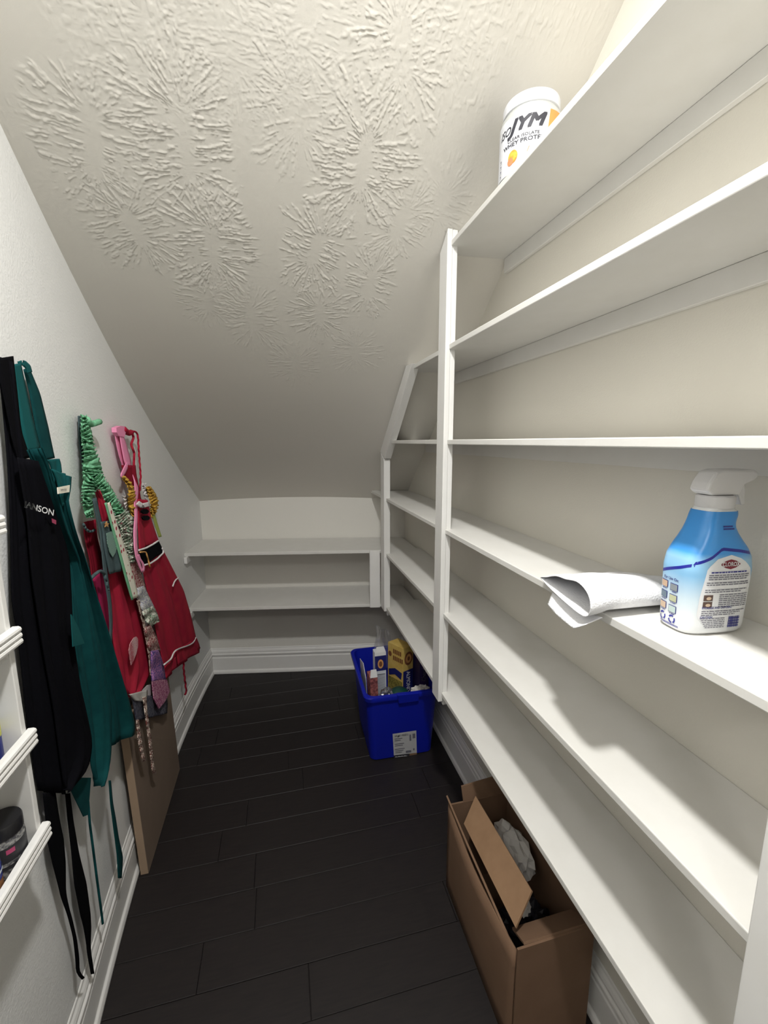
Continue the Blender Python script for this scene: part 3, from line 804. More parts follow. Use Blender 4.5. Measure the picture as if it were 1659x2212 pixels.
# purple cereal box
ct = thing('cereal_box', (.5985, 1.79, ZB), 'dark purple cereal box with white sideways lettering in the blue bin', 'box')
o, fm = obox('box_body', .5985, 1.79, ZB+.004, -.905, .0205, .08, .0, 'carton_purple', ct, (.006, .0))
v_, f_ = text2d('Cheerios', 1, align='LEFT', bold=.008)
decal('box_lettering', ([(.50-p[1]*.72, .615+p[0]*.052) for p in v_], f_), lambda a, b: fm['front'](a, b, .0016), 'print_white', o)
# green lid, foil wrapper, film, clear bag
gl = lathe('green_lid', [(.040, 0), (.042, .006), (.042, .02), (.038, .03), (.026, .040), (.010, .045), (.0005, .046)], (.468, 1.655, -1.115), 'dark_green_plastic', None, 32)
tag(gl, 'dark green domed plastic lid on top in the blue bin', 'lid')
def crumple(name, c, r, m, seed, parent=None, sub=4, amp=.35, sq=(1, 1, 1), freq=2.2, smooth=False):
    bm = bmesh.new(); bmesh.ops.create_icosphere(bm, subdivisions=sub, radius=1)
    rs = random.Random(seed); dirs = [Vector((rs.gauss(0, 1), rs.gauss(0, 1), rs.gauss(0, 1))).normalized() for _ in range(26)]; amps = [rs.uniform(.4, 1) for _ in dirs]
    v = []
    for p in bm.verts:
        n_ = p.co.normalized(); k = 0
        for d_, a_ in zip(dirs, amps): k += a_*abs(math.sin(freq*3*n_.dot(d_)+a_*9))
        k = 1-amp+amp*2*k/len(dirs)+rs.uniform(-.26, .26)*amp
        v.append((c[0]+n_.x*r*sq[0]*k, c[1]+n_.y*r*sq[1]*k, c[2]+n_.z*r*sq[2]*k))
    f = [tuple(q.index for q in fc.verts) for fc in bm.faces]; bm.free()
    return obj(name, v, f, m, parent, smooth)
tag(crumple('foil_wrapper', (.408, 1.650, -1.100), .040, 'foil', 3, sub=3, amp=.7, sq=(.8, .7, 1.1)), 'crumpled silver foil wrapper in the blue bin', 'wrapper')
tag(crumple('plastic_film', (.560, 1.645, -1.092), .042, 'crumpled_paper', 5, sub=3, amp=.7, sq=(1.1, .6, .75)), 'crumpled pale plastic film at the bin corner', 'film')
def sheetbag(name, quad, y0, m, seed, label, cat):
    rs = random.Random(seed); n, k = 14, 18; v = []; f = []
    a, b, c, d = [np.array(onY(p, y0)) for p in quad]
    for j in range(k+1):
        for i in range(n+1):
            u, w_ = i/n, j/k; p = a*(1-u)*(1-w_)+b*u*(1-w_)+c*u*w_+d*(1-u)*w_
            p = p+np.array((.004*math.sin(9*w_+5*u), .010*math.sin(7*u+4*w_+seed)+.006*math.sin(19*u-6*w_), .003*math.sin(13*u)))
            v.append(p)
    for j in range(k):
        for i in range(n): f.append((j*(n+1)+i, j*(n+1)+i+1, (j+1)*(n+1)+i+1, (j+1)*(n+1)+i))
    o = obj(name, v, f, m, None, True); solid(o, .0008)
    return tag(o, label, cat)
sheetbag('plastic_bag', ((812, 1352), (842, 1362), (842, 1440), (806, 1440)), 1.90, 'clear_plastic', 2, 'clear cellophane bag sticking up out of the blue bin', 'bag')
sheetbag('plastic_sleeve', ((852, 1385), (878, 1365), (888, 1420), (846, 1425)), 1.97, 'clear_plastic', 5, 'clear crinkled plastic sleeve behind the yellow carton', 'bag')

# ================================================================== CARDBOARD BOX
cb = thing('cardboard_box', (.56, .87, FL), 'open brown cardboard box with raised flaps under the lowest shelf', 'box')
X0, X1, Y0, Y1, ZTOP = .462, .664, .680, 1.068, -1.105
tk = .005
def panel(name, quad, m, t=tk, par=cb): return solid(obj(name, quad, [(0, 1, 2, 3)], m, par), t)
box('box_bottom', X0, X1, Y0, Y1, FL+.001, FL+.007, 'cardboard', cb)
# aisle side: top edge sags, corner torn at the near end
n = 16; v = []; f = []
for j, zf in enumerate(np.linspace(0, 1, 7)):
    for i in range(n+1):
        u = i/n; yy = Y0+(Y1-Y0)*u; zt2 = ZTOP-.004+.014*u*u*u-.012*math.sin(u*3.1)
        bulge = -.010*math.sin(math.pi*u)*math.sin(zf*math.pi*.75)
        v.append((X0+bulge, yy, FL+.001+(zt2-FL-.001)*zf))
for j in range(6):
    for i in range(n): f.append((j*(n+1)+i, j*(n+1)+i+1, (j+1)*(n+1)+i+1, (j+1)*(n+1)+i))
solid(obj('side_panel', v, f, 'cardboard', cb, True), tk)
panel('side_panel', [(X1, Y0, FL+.001), (X1, Y1, FL+.001), (X1, Y1, ZTOP), (X1, Y0, ZTOP)], 'cardboard')
panel('end_panel', [(X0+.004, Y0, FL+.001), (X1, Y0, FL+.001), (X1, Y0, ZTOP), (X0+.004, Y0, ZTOP-.003)], 'cardboard')
panel('end_panel', [(X0, Y1, FL+.001), (X1, Y1, FL+.001), (X1, Y1, ZTOP), (X0, Y1, ZTOP)], 'cardboard')
P1, P4 = onZ((1028, 1720), -1.055), onZ((1150, 1925), -1.06); P2, P3 = onZ((1003, 1780), -1.108), onZ((1115, 2005), -1.11)
panel('flap', [P2, P3, P4, P1], 'cardboard_light')
panel('flap', [(.510, Y1+.001, ZTOP), (X1, Y1+.001, ZTOP), (X1-.004, Y1+.012, -1.045), (.506, Y1+.010, -1.058)], 'cardboard')
panel('flap', [(X0+.022, Y0+.004, ZTOP), (X1-.006, Y0+.004, ZTOP), (X1-.012, Y0+.062, ZTOP-.036), (X0+.028, Y0+.060, ZTOP-.036)], 'cardboard')
panel('flap', [(X0-.001, Y0+.02, ZTOP-.01), (X0+.003, Y1, ZTOP+.004), (X0-.006, Y1+.004, ZTOP+.030), (X0-.003, Y1-.16, ZTOP+.006)], 'cardboard')
tag(crumple('crumpled_paper', (.610, .935, -1.165), .062, 'crumpled_paper', 11, sub=3, amp=.75, sq=(.65, 1.35, .9)), 'crumpled white packing paper in the cardboard box', 'paper')
tag(crumple('dark_bag', (.575, .80, -1.275), .08, 'dark_bag', 12, sub=4, amp=.5, sq=(.85, 1.0, 1.25)), 'dark crumpled plastic bag in the cardboard box', 'bag')
tag(crumple('packing_scrap', (.545, .785, -1.150), .026, 'crumpled_paper', 14, sub=3, amp=.8, sq=(.8, .8, .8)), 'small scrap of shiny packing paper by the inner box flap', 'paper')

# ================================================================== LEANING BOARD
lb = thing('leaning_board', (-.50, 1.57, FL), 'flat brown board leaning on the wall behind the hanging aprons', 'board')
v = []
for z, o0, o1 in ((FL+.0005, .026, .050), (-.86, .012, .036)):
    v += [(wl(1.335)+o0, 1.335, z), (wl(1.335)+o1, 1.335, z), (wl(1.80)+o1, 1.80, z), (wl(1.80)+o0, 1.80, z)]
o = obj('board_panel', v, BF, ['board_face', 'board_edge'], lb); o.data.polygons[2].material_index = 1; bev(o, .001, 1)

# ================================================================== SPICE RACK AND JARS
RX = wl(.7); RY0, RY1 = .30, .772
rk = thing('spice_rack', (RX+.03, .53, -.70), 'white wooden wall rack with fluted rails holding small jars', 'rack')
box('rack_side', RX+.0005, RX+.062, RY1-.012, RY1, -.70, -.06, 'trim_paint', rk, b=.0015)
box('rack_side', RX+.0005, RX+.062, RY0, RY0+.012, -.70, -.06, 'trim_paint', rk, b=.0015)
for zr in (-.127, -.311, -.494, -.677):
    box('rack_shelf', RX+.0005, RX+.060, RY0+.012, RY1-.0125, zr-.031, zr-.021, 'trim_paint', rk, b=.001)
    # fluted rail
    prof = [(0, -.015), (.008, -.015)]
    for k in range(3):
        z0 = -.015+.010*k
        prof += [(.0115, z0+.0015), (.0125, z0+.005), (.0115, z0+.0085), (.009, z0+.010)]
    prof += [(.008, .0155), (0, .0155)]
    sweep('rail', prof, [((RX+.0622, RY0-.004, zr), (1, 0)), ((RX+.0622, RY1+.004, zr), (1, 0))], 'trim_paint', rk)
def rackjar(name, y0, zr, r, h, body, lid, lidh, label, cat, extra=None):
    zb_ = zr-.0208; x0 = RX+.004+r
    t = thing(name, (x0, y0, zb_), label, cat)
    b_ = lathe('jar_body', [(r*.93, 0), (r, .003), (r, h-lidh-.006), (r*.93, h-lidh), (r*.9, h-lidh+.002)], (x0, y0, zb_), body, t, 32)
    lathe('jar_lid', [(r*.97, h-lidh), (r*1.0, h-lidh+.001), (r*1.0, h-.003), (r*.95, h), (.0005, h)], (x0, y0, zb_), lid, t, 32)
    if extra: extra(b_, x0, y0, zb_, r)
    return t
def wrap(par, x0, y0, zb_, r, z0, z1, m, e=.0006, a0=-2.2, a1=1.2, name='label'):
    v = []; f = []; n = 24
    for i in range(n+1):
        a = a0+(a1-a0)*i/n; v += [(x0+(r+e)*math.cos(a), y0+(r+e)*math.sin(a), zb_+z0), (x0+(r+e)*math.cos(a), y0+(r+e)*math.sin(a), zb_+z1)]
    for i in range(n): f.append((2*i, 2*i+2, 2*i+3, 2*i+1))
    return obj(name, v, f, m, par, True)
rackjar('spice_jar', .729, -.677, .0275, .094, 'rack_jar_label', 'rack_black', .022, 'small jar with black lid and dark label on the wall rack', 'jar',
        lambda b_, x, y_, z, r: (wrap(b_, x, y_, z, r, .022, .060, 'rack_jar_dark'), wrap(b_, x, y_, z, r, .048, .056, 'rack_pink', .0012, -1.0, -.6, 'label_mark'), wrap(b_, x, y_, z, r, .004, .007, 'rack_black', .0008, name='label_band'),
                                 wrap(b_, x, y_, z, r, .028, .034, 'rack_jar_label', .0012, -1.5, .2, 'label_print')))
rackjar('spice_tub', .668, -.677, .0265, .070, 'rack_brown', 'rack_blue', .030, 'brown spice tub with blue top next to the black-lidded jar', 'tub',
        lambda b_, x, y_, z, r: wrap(b_, x, y_, z, r, .052, .056, 'rack_cap', .0012, name='label_band'))
rackjar('squeeze_bottle', .740, -.494, .0190, .100, 'rack_blue', 'rack_cap', .030, 'small blue squeeze bottle with pale cap on the wall rack', 'bottle',
        lambda b_, x, y_, z, r: wrap(b_, x, y_, z, r, .050, .068, 'rack_yellow'))

# ================================================================== APRONS ON THE LEFT WALL
def wpt(y, z, off): return (wl(y)+off, y, z)
class Drape:
    """cloth hung on the left wall: left and right outlines read from the photo, laid on the wall at an offset, with folds"""
    def __init__(self, left, right, ol, orr, amp=.006, nf=3.0, ph=0, nu=22, nv=40, lean=.0, belly=.0):
        self.L = smooth_poly(resample(left, nv), 1); self.R = smooth_poly(resample(right, nv), 1)
        self.nu, self.nv = nu, nv; self.P = np.zeros((nv, nu, 3))
        for j in range(nv):
            w_ = j/(nv-1)
            a = onL(self.L[j], ol+lean*w_); b = onL(self.R[j], orr+lean*w_)
            for i in range(nu):
                u = i/(nu-1); yy = a[1]*(1-u)+b[1]*u; zz = a[2]*(1-u)+b[2]*u
                off = (ol+(orr-ol)*u)+lean*w_+belly*math.sin(math.pi*u)*w_
                fo = amp*(.35+.65*w_)*math.sin(math.pi*2*nf*u+ph+1.3*math.sin(2.2*w_+ph))+.35*amp*math.sin(2*math.pi*nf*2.3*u+2*ph+3*w_)
                fo *= min(1, 4*u+.25)*min(1, 4*(1-u)+.25)
                self.P[j, i] = (max(wl(yy)+off+fo, wl(yy)+.004), yy, zz)
    def at(self, u, w_, e=.0):
        nu, nv = self.nu, self.nv
        x = min(max(u, 0), 1)*(nu-1); y = min(max(w_, 0), 1)*(nv-1); i = min(int(x), nu-2); j = min(int(y), nv-2); fx, fy = x-i, y-j
        P = self.P; p = P[j, i]*(1-fx)*(1-fy)+P[j, i+1]*fx*(1-fy)+P[j+1, i]*(1-fx)*fy+P[j+1, i+1]*fx*fy
        n_ = np.cross(P[j, i+1]-P[j, i], P[j+1, i]-P[j, i]); n_ = n_/(np.linalg.norm(n_)+1e-9)
        if n_[0] < 0: n_ = -n_
        return p+n_*e
    def build(self, name, m, parent, t=.003):
        nu, nv = self.nu, self.nv
        f = [(j*nu+i, j*nu+i+1, (j+1)*nu+i+1, (j+1)*nu+i) for j in range(nv-1) for i in range(nu-1)]
        o = obj(name, self.P.reshape(-1, 3), f, m, parent, True); solid(o, t); return o
def ribbon(name, pts, w, off, m, parent, nv=34, t=.002, amp=0, k=0, offs=None, nu=5):
    """strip of px width w (scalar or list) along a pixel centre line"""
    C = smooth_poly(resample(pts, nv), 1); ws = np.interp(np.linspace(0, 1, nv), np.linspace(0, 1, len(w)), w) if isinstance(w, (list, tuple)) else np.full(nv, w)
    of = np.interp(np.linspace(0, 1, nv), np.linspace(0, 1, len(offs)), offs) if offs else np.full(nv, off)
    v = []; f = []
    for j in range(nv):
        d = C[min(j+1, nv-1)]-C[max(j-1, 0)]; d = d/(np.linalg.norm(d)+1e-9); n_ = np.array((-d[1], d[0]))
        if n_[0] < 0: n_ = -n_
        for i in range(nu):
            u = i/(nu-1)-.5; o_ = of[j]+amp*math.sin(k*j/nv*2*math.pi+u*2.2)
            v.append(onL(C[j]+n_*ws[j]*u, max(o_, .003)))
    for j in range(nv-1):
        for i in range(nu-1): f.append((j*nu+i, j*nu+i+1, (j+1)*nu+i+1, (j+1)*nu+i))
    o = obj(name, v, f, m, parent, True); solid(o, t); return o
def ruffle(name, pts, w, off, m, parent, waves=9, amp=.010, nv=None):
    """gathered frill: rows of tight curls, the free edges wave in and out"""
    waves = waves*2.2; nv = nv or int(waves*9); nu = 11
    C = smooth_poly(resample(pts, nv), 1); ws = np.interp(np.linspace(0, 1, nv), np.linspace(0, 1, len(w)), w) if isinstance(w, (list, tuple)) else np.full(nv, w)
    rs = random.Random(len(name)+int(pts[0][0])); p1, p2, p3 = (rs.uniform(0, 6) for _ in range(3))
    v = []; f = []
    for j in range(nv):
        d = C[min(j+1, nv-1)]-C[max(j-1, 0)]; d = d/(np.linalg.norm(d)+1e-9); n_ = np.array((-d[1], d[0]))
        if n_[0] < 0: n_ = -n_
        ph = 2*math.pi*waves*j/nv
        for i in range(nu):
            u = i/(nu-1)*2-1
            side = math.sin(math.pi*1.5*u)           # two gathered rows
            o_ = off+amp*.75*math.sin(ph*(1+.06*math.sin(ph*.21+p1))+3.0*u*math.sin(ph*.13+p2)+p3)*(.35+.65*abs(side))+.005*(1-u*u)
            c_ = C[j]+n_*(ws[j]*.5*u*(1+.20*math.sin(ph*.9+2*u+p1)))+d*(3.2*math.cos(ph+2.4*u+p2))*(.3+.7*abs(u))
            v.append(onL(c_, max(o_, .004)))
    for j in range(nv-1):
        for i in range(nu-1): f.append((j*nu+i, j*nu+i+1, (j+1)*nu+i+1, (j+1)*nu+i))
    o = obj(name, v, f, m, parent, True); solid(o, .0012); return o
def cord(name, pts, off, r, m, parent, nv=30, wob=0):
    C = smooth_poly(resample(pts, nv), 1)
    P = [onL(C[j]+np.array((wob*math.sin(j*1.7), 0)), off+.0012*math.sin(j*1.1)) for j in range(nv)]
    return tubep(name, P, r, m, parent)
def patch(name, pts, off, m, parent, t=.0016, e=0):
    v = [onL(p, off) for p in pts]; o = obj(name, v, [tuple(range(len(v)))], m, parent); solid(o, t); return o
def dpatch(name, D, part, m, parent, e=.003): return decal(name, part, lambda a, b: D.at(a, b, e), m, parent)

def root(name, px, off, label, cat='apron'):
    p = onL(px, off); return thing(name, p, label, cat)

# ---- black apron
ap = root('black_apron', (140, 1715), .04, 'long black apron with white lettering beside the white wall rack')
D = Drape([(-8, 768), (4, 880), (14, 990), (20, 1090), (23, 1240), (24, 1300), (38, 1374), (58, 1562), (81, 1708)],
          [(28, 783), (36, 870), (48, 960), (62, 1060), (72, 1200), (92, 1350), (112, 1500), (132, 1620), (142, 1716)], .018, .034, .004, 1.5, .4)
D.build('back_layer', 'black_cloth', ap)
D = Drape([(37, 988), (47, 1050), (58, 1110), (68, 1240), (92, 1400), (116, 1540), (136, 1700)],
          [(82, 996), (104, 1062), (126, 1130), (146, 1190), (151, 1240), (157, 1374), (172, 1475), (186, 1535), (201, 1605), (192, 1662), (150, 1712)], .040, .052, .006, 1.6, 1.2)
D.build('bib', 'black_cloth', ap)
lt_v, lt_f = text2d('IANSON', 1, shear=.15, bold=.01)
tx = [p[0] for p in lt_v]; x0_, x1_ = min(tx), max(tx)
def lett(a, b):
    u = (a-x0_)/(x1_-x0_); px = np.array((53+66*u, 1091+18*u**1.15)); q_ = px-np.array((-.12, 1.0))*b*20
    p = onL(q_, .055+.004*u); return (p[0], p[1], p[2])
obj('lettering', [onL((53+64*((a-x0_)/(x1_-x0_)), 1090+19*((a-x0_)/(x1_-x0_))-b*19), .060) for a, b in lt_v], lt_f, 'print_white', ap)
patch('printed_mark', [(112, 1120), (121, 1124), (121, 1133), (113, 1129)], .059, 'print_pink', ap, .0006)
ribbon('neck_strap', [(10, 772), (22, 850), (36, 940), (52, 992)], [36, 30, 22, 26], .030, 'black_strap', ap)
ribbon('waist_tie', [(106, 1712), (116, 1790), (127, 1860), (137, 1935), (152, 1985), (162, 2027), (167, 2070), (168, 2102), (180, 2114)], [26, 28, 34, 27, 14, 7, 6, 7, 6], .022, 'black_strap', ap, 44)
ribbon('waist_tie', [(146, 1714), (152, 1770), (164, 1854), (178, 1935), (189, 2003), (192, 2056), (200, 2104)], [9, 11, 15, 25, 21, 8, 6], .022, 'black_strap', ap, 44)

# ---- teal apron
ap = root('teal_apron', (217, 1699), .05, 'long dark teal apron with loop straps hanging beside the black apron')
ribbon('neck_strap', [(57, 796), (75, 850), (92, 930), (107, 992)], [12, 22, 26, 22], .014, 'green_cloth', ap)
ribbon('neck_strap', [(36, 786), (47, 850), (58, 910), (71, 972)], [17, 22, 26, 31], .026, 'green_strap', ap)
ribbon('neck_strap', [(40, 786), (50, 783), (60, 792), (64, 805)], [10, 11, 11, 10], .026, 'green_strap', ap, 16)
D1 = Drape([(57, 972), (80, 1030), (100, 1075), (126, 1130), (146, 1190), (152, 1300), (158, 1400), (175, 1500), (192, 1605), (193, 1655), (206, 1696)],
           [(90, 968), (110, 1015), (130, 1090), (148, 1150), (174, 1210), (196, 1300), (217, 1395), (232, 1470), (243, 1530), (242, 1625), (236, 1672), (222, 1699)], .036, .062, .007, 1.5, .2)
D1.build('body', 'green_cloth', ap)
D2 = Drape([(108, 1012), (120, 1080), (140, 1150), (164, 1210), (186, 1300), (207, 1395), (222, 1470), (232, 1530), (236, 1612)],
           [(150, 1030), (148, 1084), (163, 1145), (186, 1215), (206, 1285), (230, 1360), (250, 1425), (271, 1490), (292, 1568), (288, 1588)], .046, .070, .008, 1.2, 2.0)
D2.build('side_panel', 'green_cloth', ap)
D3 = Drape([(102, 993), (108, 1005), (116, 1030)], [(127, 991), (130, 1002), (132, 1020)], .030, .034, .003, 1, nu=10, nv=10); D3.build('bib_edge', 'green_strap', ap)
D4 = Drape([(111, 1013), (122, 1040), (132, 1094)], [(153, 1030), (151, 1055), (146, 1084)], .060, .062, .004, 1, nu=12, nv=14); D4.build('pocket', 'green_strap', ap)
patch('pocket_flap', [(153, 1327), (166, 1350), (182, 1390), (157, 1397)], .068, 'green_strap', ap)
tg = patch('tag', [(124, 1053), (150, 1048), (149, 1063), (125, 1067)], .072, 'cream_tag', ap)
v_, f_ = text2d('wit', 1, shear=.2)
obj('tag_lettering', [onL((137+p[0]*11, 1057.5-p[1]*8.5), .0746) for p in v_], f_, 'ink', tg)
patch('hem_corner', [(140, 1680), (196, 1680), (190, 1760), (180, 1764), (163, 1728)], .033, 'green_cloth', ap)
cord('waist_tie', [(188, 1700), (194, 1780), (200, 1825), (211, 1911), (219, 1969), (222, 1996)], .030, .0028, 'green_cloth', ap)
ribbon('waist_tie', [(237, 1686), (241, 1735), (246, 1767), (252, 1810), (259, 1850), (259, 1897)], [4, 5, 7, 8, 12, 7], .038, 'green_cloth', ap)

# ---- red cotton apron (behind) with mitten patch
pw = root('patchwork_apron', (293, 1512), .03, 'red and denim apron with star, gingham and pale mitten patches')
rf = root('ruffled_apron', (327, 1672), .05, 'apron with green ruffled neck frill, white spotted band and long thin ties')
ap = pw
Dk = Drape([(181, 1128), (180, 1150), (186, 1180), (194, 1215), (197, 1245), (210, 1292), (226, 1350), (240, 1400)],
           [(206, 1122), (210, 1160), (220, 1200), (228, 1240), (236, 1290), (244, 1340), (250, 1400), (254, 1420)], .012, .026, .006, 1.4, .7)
Dk.build('dark_side', 'dark_red_cloth', ap)  # darker red cloth down the left side
Dr = Drape([(208, 1062), (212, 1090), (222, 1130), (226, 1180), (228, 1240), (236, 1300), (242, 1370), (248, 1410), (264, 1484), (278, 1503)],
           [(214, 1058), (228, 1088), (240, 1126), (258, 1190), (276, 1242), (296, 1302), (316, 1374), (326, 1448), (310, 1482), (293, 1511)], .034, .048, .006, 2.0, 1.0)
Dr.build('body', 'red_cloth', ap)
cord('binding', [(180, 1132), (185, 1142), (192, 1148), (199, 1148), (205, 1144)], .034, .0032, 'denim', ap)
Dm = Drape([(199, 1252), (206, 1262), (214, 1300), (222, 1340), (232, 1370)], [(224, 1225), (226, 1250), (232, 1300), (236, 1340), (240, 1375)], .030, .036, .004, 1, nu=10, nv=20)
Dm.build('lining', 'magenta_cloth', ap)
patch('mitten_patch', [(278, 1405), (281, 1390), (288, 1378), (294, 1375), (298, 1380), (298, 1395), (294, 1412), (288, 1428), (283, 1437), (281, 1425)], .0565, 'mitten_print', ap)

# ---- denim apron with green ruffles
ap = pw
ribbon('neck_strap', [(174, 898), (177, 950), (184, 1018)], [11, 13, 10], .010, 'denim', ap)
ruffle('neck_ruffle', [(180, 897), (185, 926), (191, 963), (197, 1001), (202, 1035)], [13, 20, 26, 34, 40], .030, 'ruffle_green', rf, 8, .012)
cord('ruffle_tie', [(186, 905), (196, 917), (205, 914), (215, 911)], .034, .0085, 'ruffle_green', rf, 12, 1.2)
ruffle('bib_ruffle', [(200, 1030), (193, 1052), (188, 1080), (191, 1103), (195, 1118)], [26, 28, 24, 20, 14], .034, 'ruffle_green', rf, 6, .011)
ruffle('bib_ruffle', [(208, 1028), (222, 1050), (238, 1076), (255, 1102), (272, 1130)], [26, 24, 24, 22, 26], .040, 'ruffle_green', rf, 8, .011)
ribbon('bib_strap', [(204, 1076), (211, 1110), (220, 1150), (224, 1195), (228, 1240), (237, 1300), (240, 1345), (239, 1388)], [8, 9, 9, 8, 8, 7, 6, 5], .058, 'denim', ap)
cord('tie_loop', [(196, 1250), (206, 1240), (216, 1233), (224, 1236), (228, 1252), (233, 1275)], .058, .0042, 'denim', ap)
Db = Drape([(217, 1127), (221, 1150), (224, 1180), (229, 1210), (236, 1240)], [(242, 1124), (247, 1150), (254, 1185), (262, 1218), (261, 1234)], .060, .062, .003, 1, nu=12, nv=16)
bo = Db.build('bib', 'denim', ap)
patch('gingham_pocket', [(230, 1152), (240, 1148), (250, 1150), (254, 1160), (253, 1180), (249, 1194), (243, 1204), (237, 1194), (232, 1175)], .0655, 'gingham', ap)
st = []
for k in range(10):
    a = math.pi/2+k*math.pi/5; r_ = 7.0 if k % 2 == 0 else 3.0; st.append((230+r_*math.cos(a)*.85, 1133-r_*math.sin(a)))
patch('star_patch', st, .0675, 'gold_cloth', ap)

# ---- dotted apron with frills and ties
ap = rf
ribbon('front_band', [(233, 1086), (246, 1128), (259, 1170), (270, 1205), (281, 1245), (293, 1292)], [8, 10, 12, 13, 14, 14], .066, 'dots', ap)
ribbon('band_edging', [(228, 1086), (240, 1130), (252, 1172), (262, 1208), (273, 1250), (286, 1296)], [4, 4, 5, 5, 5, 4], .067, 'ruffle_green', ap)
ruffle('frill', [(258, 1112), (268, 1126), (276, 1140), (274, 1160)], [30, 34, 30, 22], .058, 'frill_print', ap, 5, .010)
ruffle('frill', [(270, 1150), (278, 1172), (282, 1192), (287, 1215)], [26, 24, 20, 16], .056, 'frill_print', ap, 5, .009)
ribbon('sash', [(288, 1215), (296, 1245), (304, 1270), (310, 1290)], [14, 18, 20, 22], .058, 'floral_maroon', ap, 20)
ribbon('sash', [(302, 1268), (314, 1300), (324, 1325)], [16, 24, 28], .064, 'floral_blue', ap, 20, amp=.003, k=2)
ribbon('sash', [(318, 1315), (328, 1335), (335, 1348)], [26, 30, 22], .068, 'frill_print', ap, 16, amp=.004, k=2)
ribbon('sash', [(318, 1352), (328, 1380), (335, 1408)], [14, 22, 24], .064, 'floral_maroon', ap, 20, amp=.004, k=2)
ribbon('sash', [(334, 1405), (340, 1440), (343, 1470)], [16, 28, 30], .068, 'floral_purple', ap, 20, amp=.003, k=1.5)
patch('sash_tip', [(328, 1472), (344, 1468), (360, 1468), (366, 1494), (356, 1515), (343, 1531), (332, 1510)], .070, 'floral_magenta', ap, .003)
ribbon('edge_ribbon', [(298, 1296), (304, 1320), (312, 1350), (318, 1385), (324, 1420), (327, 1460)], [6, 6, 6, 5, 5, 5], .062, 'floral_tie', ap)
patch('hem_corner', [(306, 1492), (318, 1480), (327, 1478), (327, 1500), (318, 1508), (309, 1508)], .050, 'white_trim', ap)
ribbon('long_tie', [(312, 1505), (315, 1535), (319, 1565), (324, 1600), (327, 1628), (330, 1655), (334, 1672)], [8, 6, 6, 6, 6, 6, 7], .070, 'floral_tie', ap, 44, amp=.002, k=7)
ribbon('long_tie', [(297, 1555), (300, 1585), (304, 1611), (308, 1630), (311, 1644)], [6, 7, 8, 7, 6], .068, 'floral_tie', ap, 36, amp=.002, k=6)

ap = root('navy_apron', (320, 1560), .04, 'dark navy lace apron hem hanging just over the brown leaning board')
Dn = Drape([(283, 1500), (288, 1525), (293, 1558)], [(360, 1505), (362, 1522), (361, 1541)], .058, .060, .005, 2.5, nu=20, nv=12); Dn.build('hem', 'navy_lace', ap)
Dn = Drape([(279, 1500), (284, 1506), (291, 1514)], [(318, 1490), (318, 1500), (314, 1516)], .062, .063, .003, 1, nu=10, nv=8); Dn.build('lining', 'crumpled_paper', ap)

# ---- red santa apron with belt
ap = root('belted_apron', (358, 1466), .04, 'crimson apron with black belt and white piping hung by pink ribbons')
patch('ribbon_knot', [(246, 924), (256, 920), (264, 921), (267, 934), (264, 944), (252, 942), (247, 934)], .022, 'pink_ribbon', ap, .014)
cord('string_knot', [(266, 926), (272, 932), (278, 936), (283, 934)], .024, .010, 'red_cloth', ap, 10)
ribbon('neck_ribbon', [(252, 938), (257, 965), (263, 990), (268, 1008)], [8, 9, 9, 6], .018, 'pink_ribbon', ap)
ribbon('neck_ribbon', [(262, 940), (268, 965), (275, 995), (281, 1020)], [8, 12, 14, 9], .026, 'pink_ribbon', ap)
ribbon('neck_ribbon', [(276, 1000), (268, 1018), (263, 1028), (266, 1032)], [6, 8, 8, 5], .030, 'pink_ribbon', ap, 16)
ribbon('neck_ribbon', [(288, 1018), (294, 1040), (295, 1060), (293, 1085), (294, 1115), (292, 1150), (293, 1180), (296, 1205), (303, 1225), (308, 1236)], [7, 8, 8, 7, 6, 7, 7, 7, 5, 4], .072, 'pink_ribbon', ap, 50, offs=[.032, .045, .066, .072, .075])
ribbon('neck_ribbon', [(308, 1236), (311, 1228), (309, 1218), (302, 1208), (299, 1198)], [4, 4, 4, 4, 4], .074, 'pink_ribbon', ap, 16)
cord('neck_string', [(284, 934), (289, 944), (283, 960), (290, 978), (289, 1004), (291, 1018)], .028, .0042, 'red_cloth', ap)
cord('neck_string', [(284, 932), (294, 932), (298, 942), (299, 963), (301, 991), (304, 1029), (302, 1060)], .030, .0034, 'red_cloth', ap, 40, .5)
Dt = Drape([(262, 1005), (266, 1020), (272, 1040), (284, 1070), (292, 1110), (292, 1120)], [(292, 1005), (294, 1025), (297, 1045), (301, 1062), (304, 1080), (318, 1092)], .022, .040, .004, 1, nu=12, nv=20)
Dt.build('bib', 'dark_red_cloth', ap)
ruffle('yellow_frill', [(266, 1030), (280, 1046), (284, 1060), (285, 1085), (290, 1115)], [8, 12, 16, 16, 10], .048, 'yellow_cloth', ap, 5, .009)
ruffle('yellow_frill', [(320, 1052), (328, 1068), (334, 1085), (332, 1102), (325, 1118)], [8, 14, 17, 15, 9], .046, 'yellow_cloth', ap, 5, .009)
ruffle('white_frill', [(268, 1072), (273, 1085), (277, 1098), (281, 1112)], [8, 10, 10, 8], .030, 'white_trim', ap, 3, .006)
ruffle('white_frill', [(311, 1045), (313, 1060), (318, 1075)], [8, 9, 9], .038, 'white_trim', ap, 3, .006)
Du = Drape([(297, 1078), (296, 1095), (297, 1130), (299, 1165), (300, 1190)], [(318, 1080), (322, 1100), (327, 1126), (335, 1150), (343, 1172)], .052, .056, .005, 1.2, .3, nu=14, nv=20)
Du.build('upper_body', 'red_cloth', ap)
ribbon('hat_trim', [(297, 1086), (306, 1093), (321, 1089)], [9, 10, 9], .062, 'white_trim', ap, 14, .004)
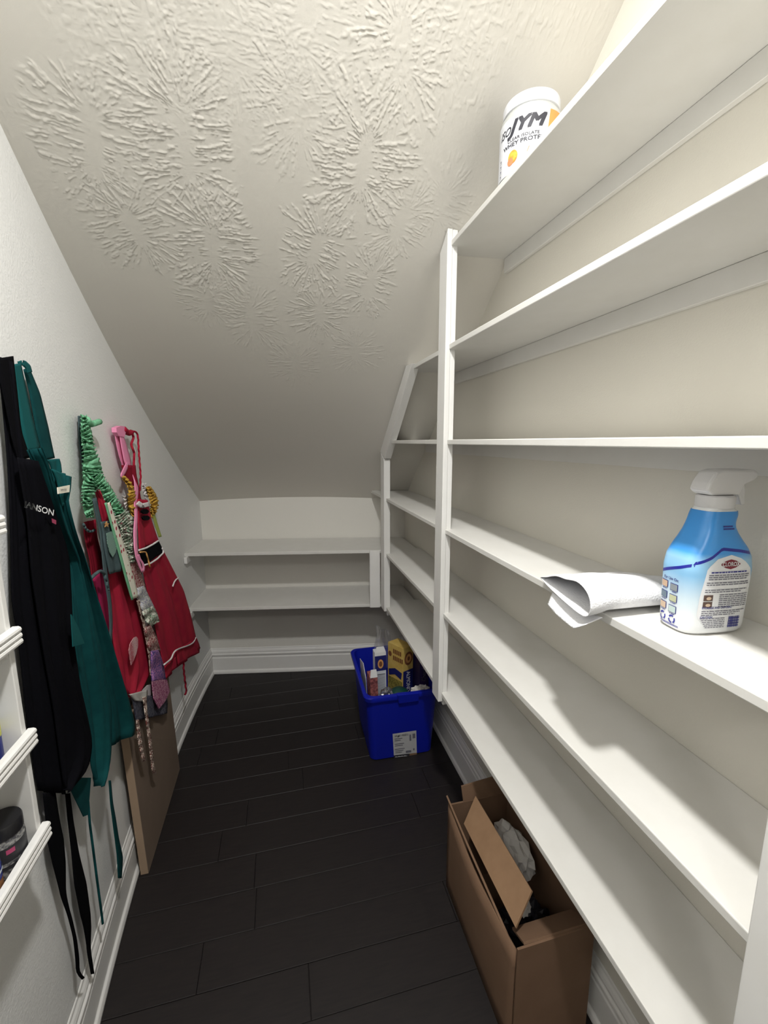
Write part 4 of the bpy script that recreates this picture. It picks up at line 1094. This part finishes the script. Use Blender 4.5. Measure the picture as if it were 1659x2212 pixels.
for c_ in ((313, 1105), (315, 1119)): patch('coat_button', [(c_[0]+8*math.cos(k*.63), c_[1]+5.5*math.sin(k*.63)) for k in range(10)], .064, 'black_cloth', ap, .004)
ribbon('lime_edge', [(331, 1110), (338, 1135), (346, 1160)], [5, 6, 6], .048, 'lime_cloth', ap, 16)
Dq = Drape([(304, 1212), (312, 1255), (326, 1320), (340, 1380), (350, 1430), (358, 1466)], [(352, 1190), (378, 1240), (396, 1275), (411, 1325), (423, 1378), (432, 1400)], .050, .066, .008, 2.2, .5, nu=26, nv=40)
Dq.build('skirt', 'red_cloth', ap)
Dh = Drape([(354, 1440), (356, 1452), (358, 1466)], [(380, 1418), (381, 1428), (382, 1440)], .056, .062, .004, 1, nu=10, nv=8); Dh.build('hem', 'red_cloth', ap)
Dh = Drape([(380, 1405), (382, 1420), (384, 1436)], [(424, 1378), (431, 1395), (430, 1410)], .062, .068, .004, 1, nu=14, nv=8); Dh.build('hem', 'red_cloth', ap)
Dbelt = Drape([(299, 1190), (304, 1205), (311, 1220)], [(342, 1168), (348, 1180), (353, 1193)], .064, .068, .002, .8, nu=12, nv=8); Dbelt.build('belt', 'black_cloth', ap)
cord('belt_trim', [(299, 1189), (315, 1184), (330, 1176), (342, 1168)], .069, .0032, 'white_trim', ap)
cord('belt_trim', [(311, 1221), (325, 1217), (340, 1207), (353, 1194), (350, 1184)], .070, .0032, 'white_trim', ap)
cord('buckle', [(302, 1193), (315, 1192), (319, 1205), (324, 1226)], .074, .0026, 'gold_cloth', ap, 16)
cord('hem_piping', [(354, 1436), (362, 1430), (370, 1423), (374, 1412), (379, 1405), (390, 1400), (400, 1397), (410, 1393), (418, 1388), (423, 1377)], .072, .0034, 'white_trim', ap)
cord('pocket_piping', [(373, 1267), (376, 1258), (380, 1252), (386, 1248)], .072, .0030, 'white_trim', ap, 12)
cord('hem_string', [(396, 1420), (397, 1448), (400, 1473), (403, 1498), (399, 1500)], .062, .0042, 'dark_red_cloth', ap, 24, .7)
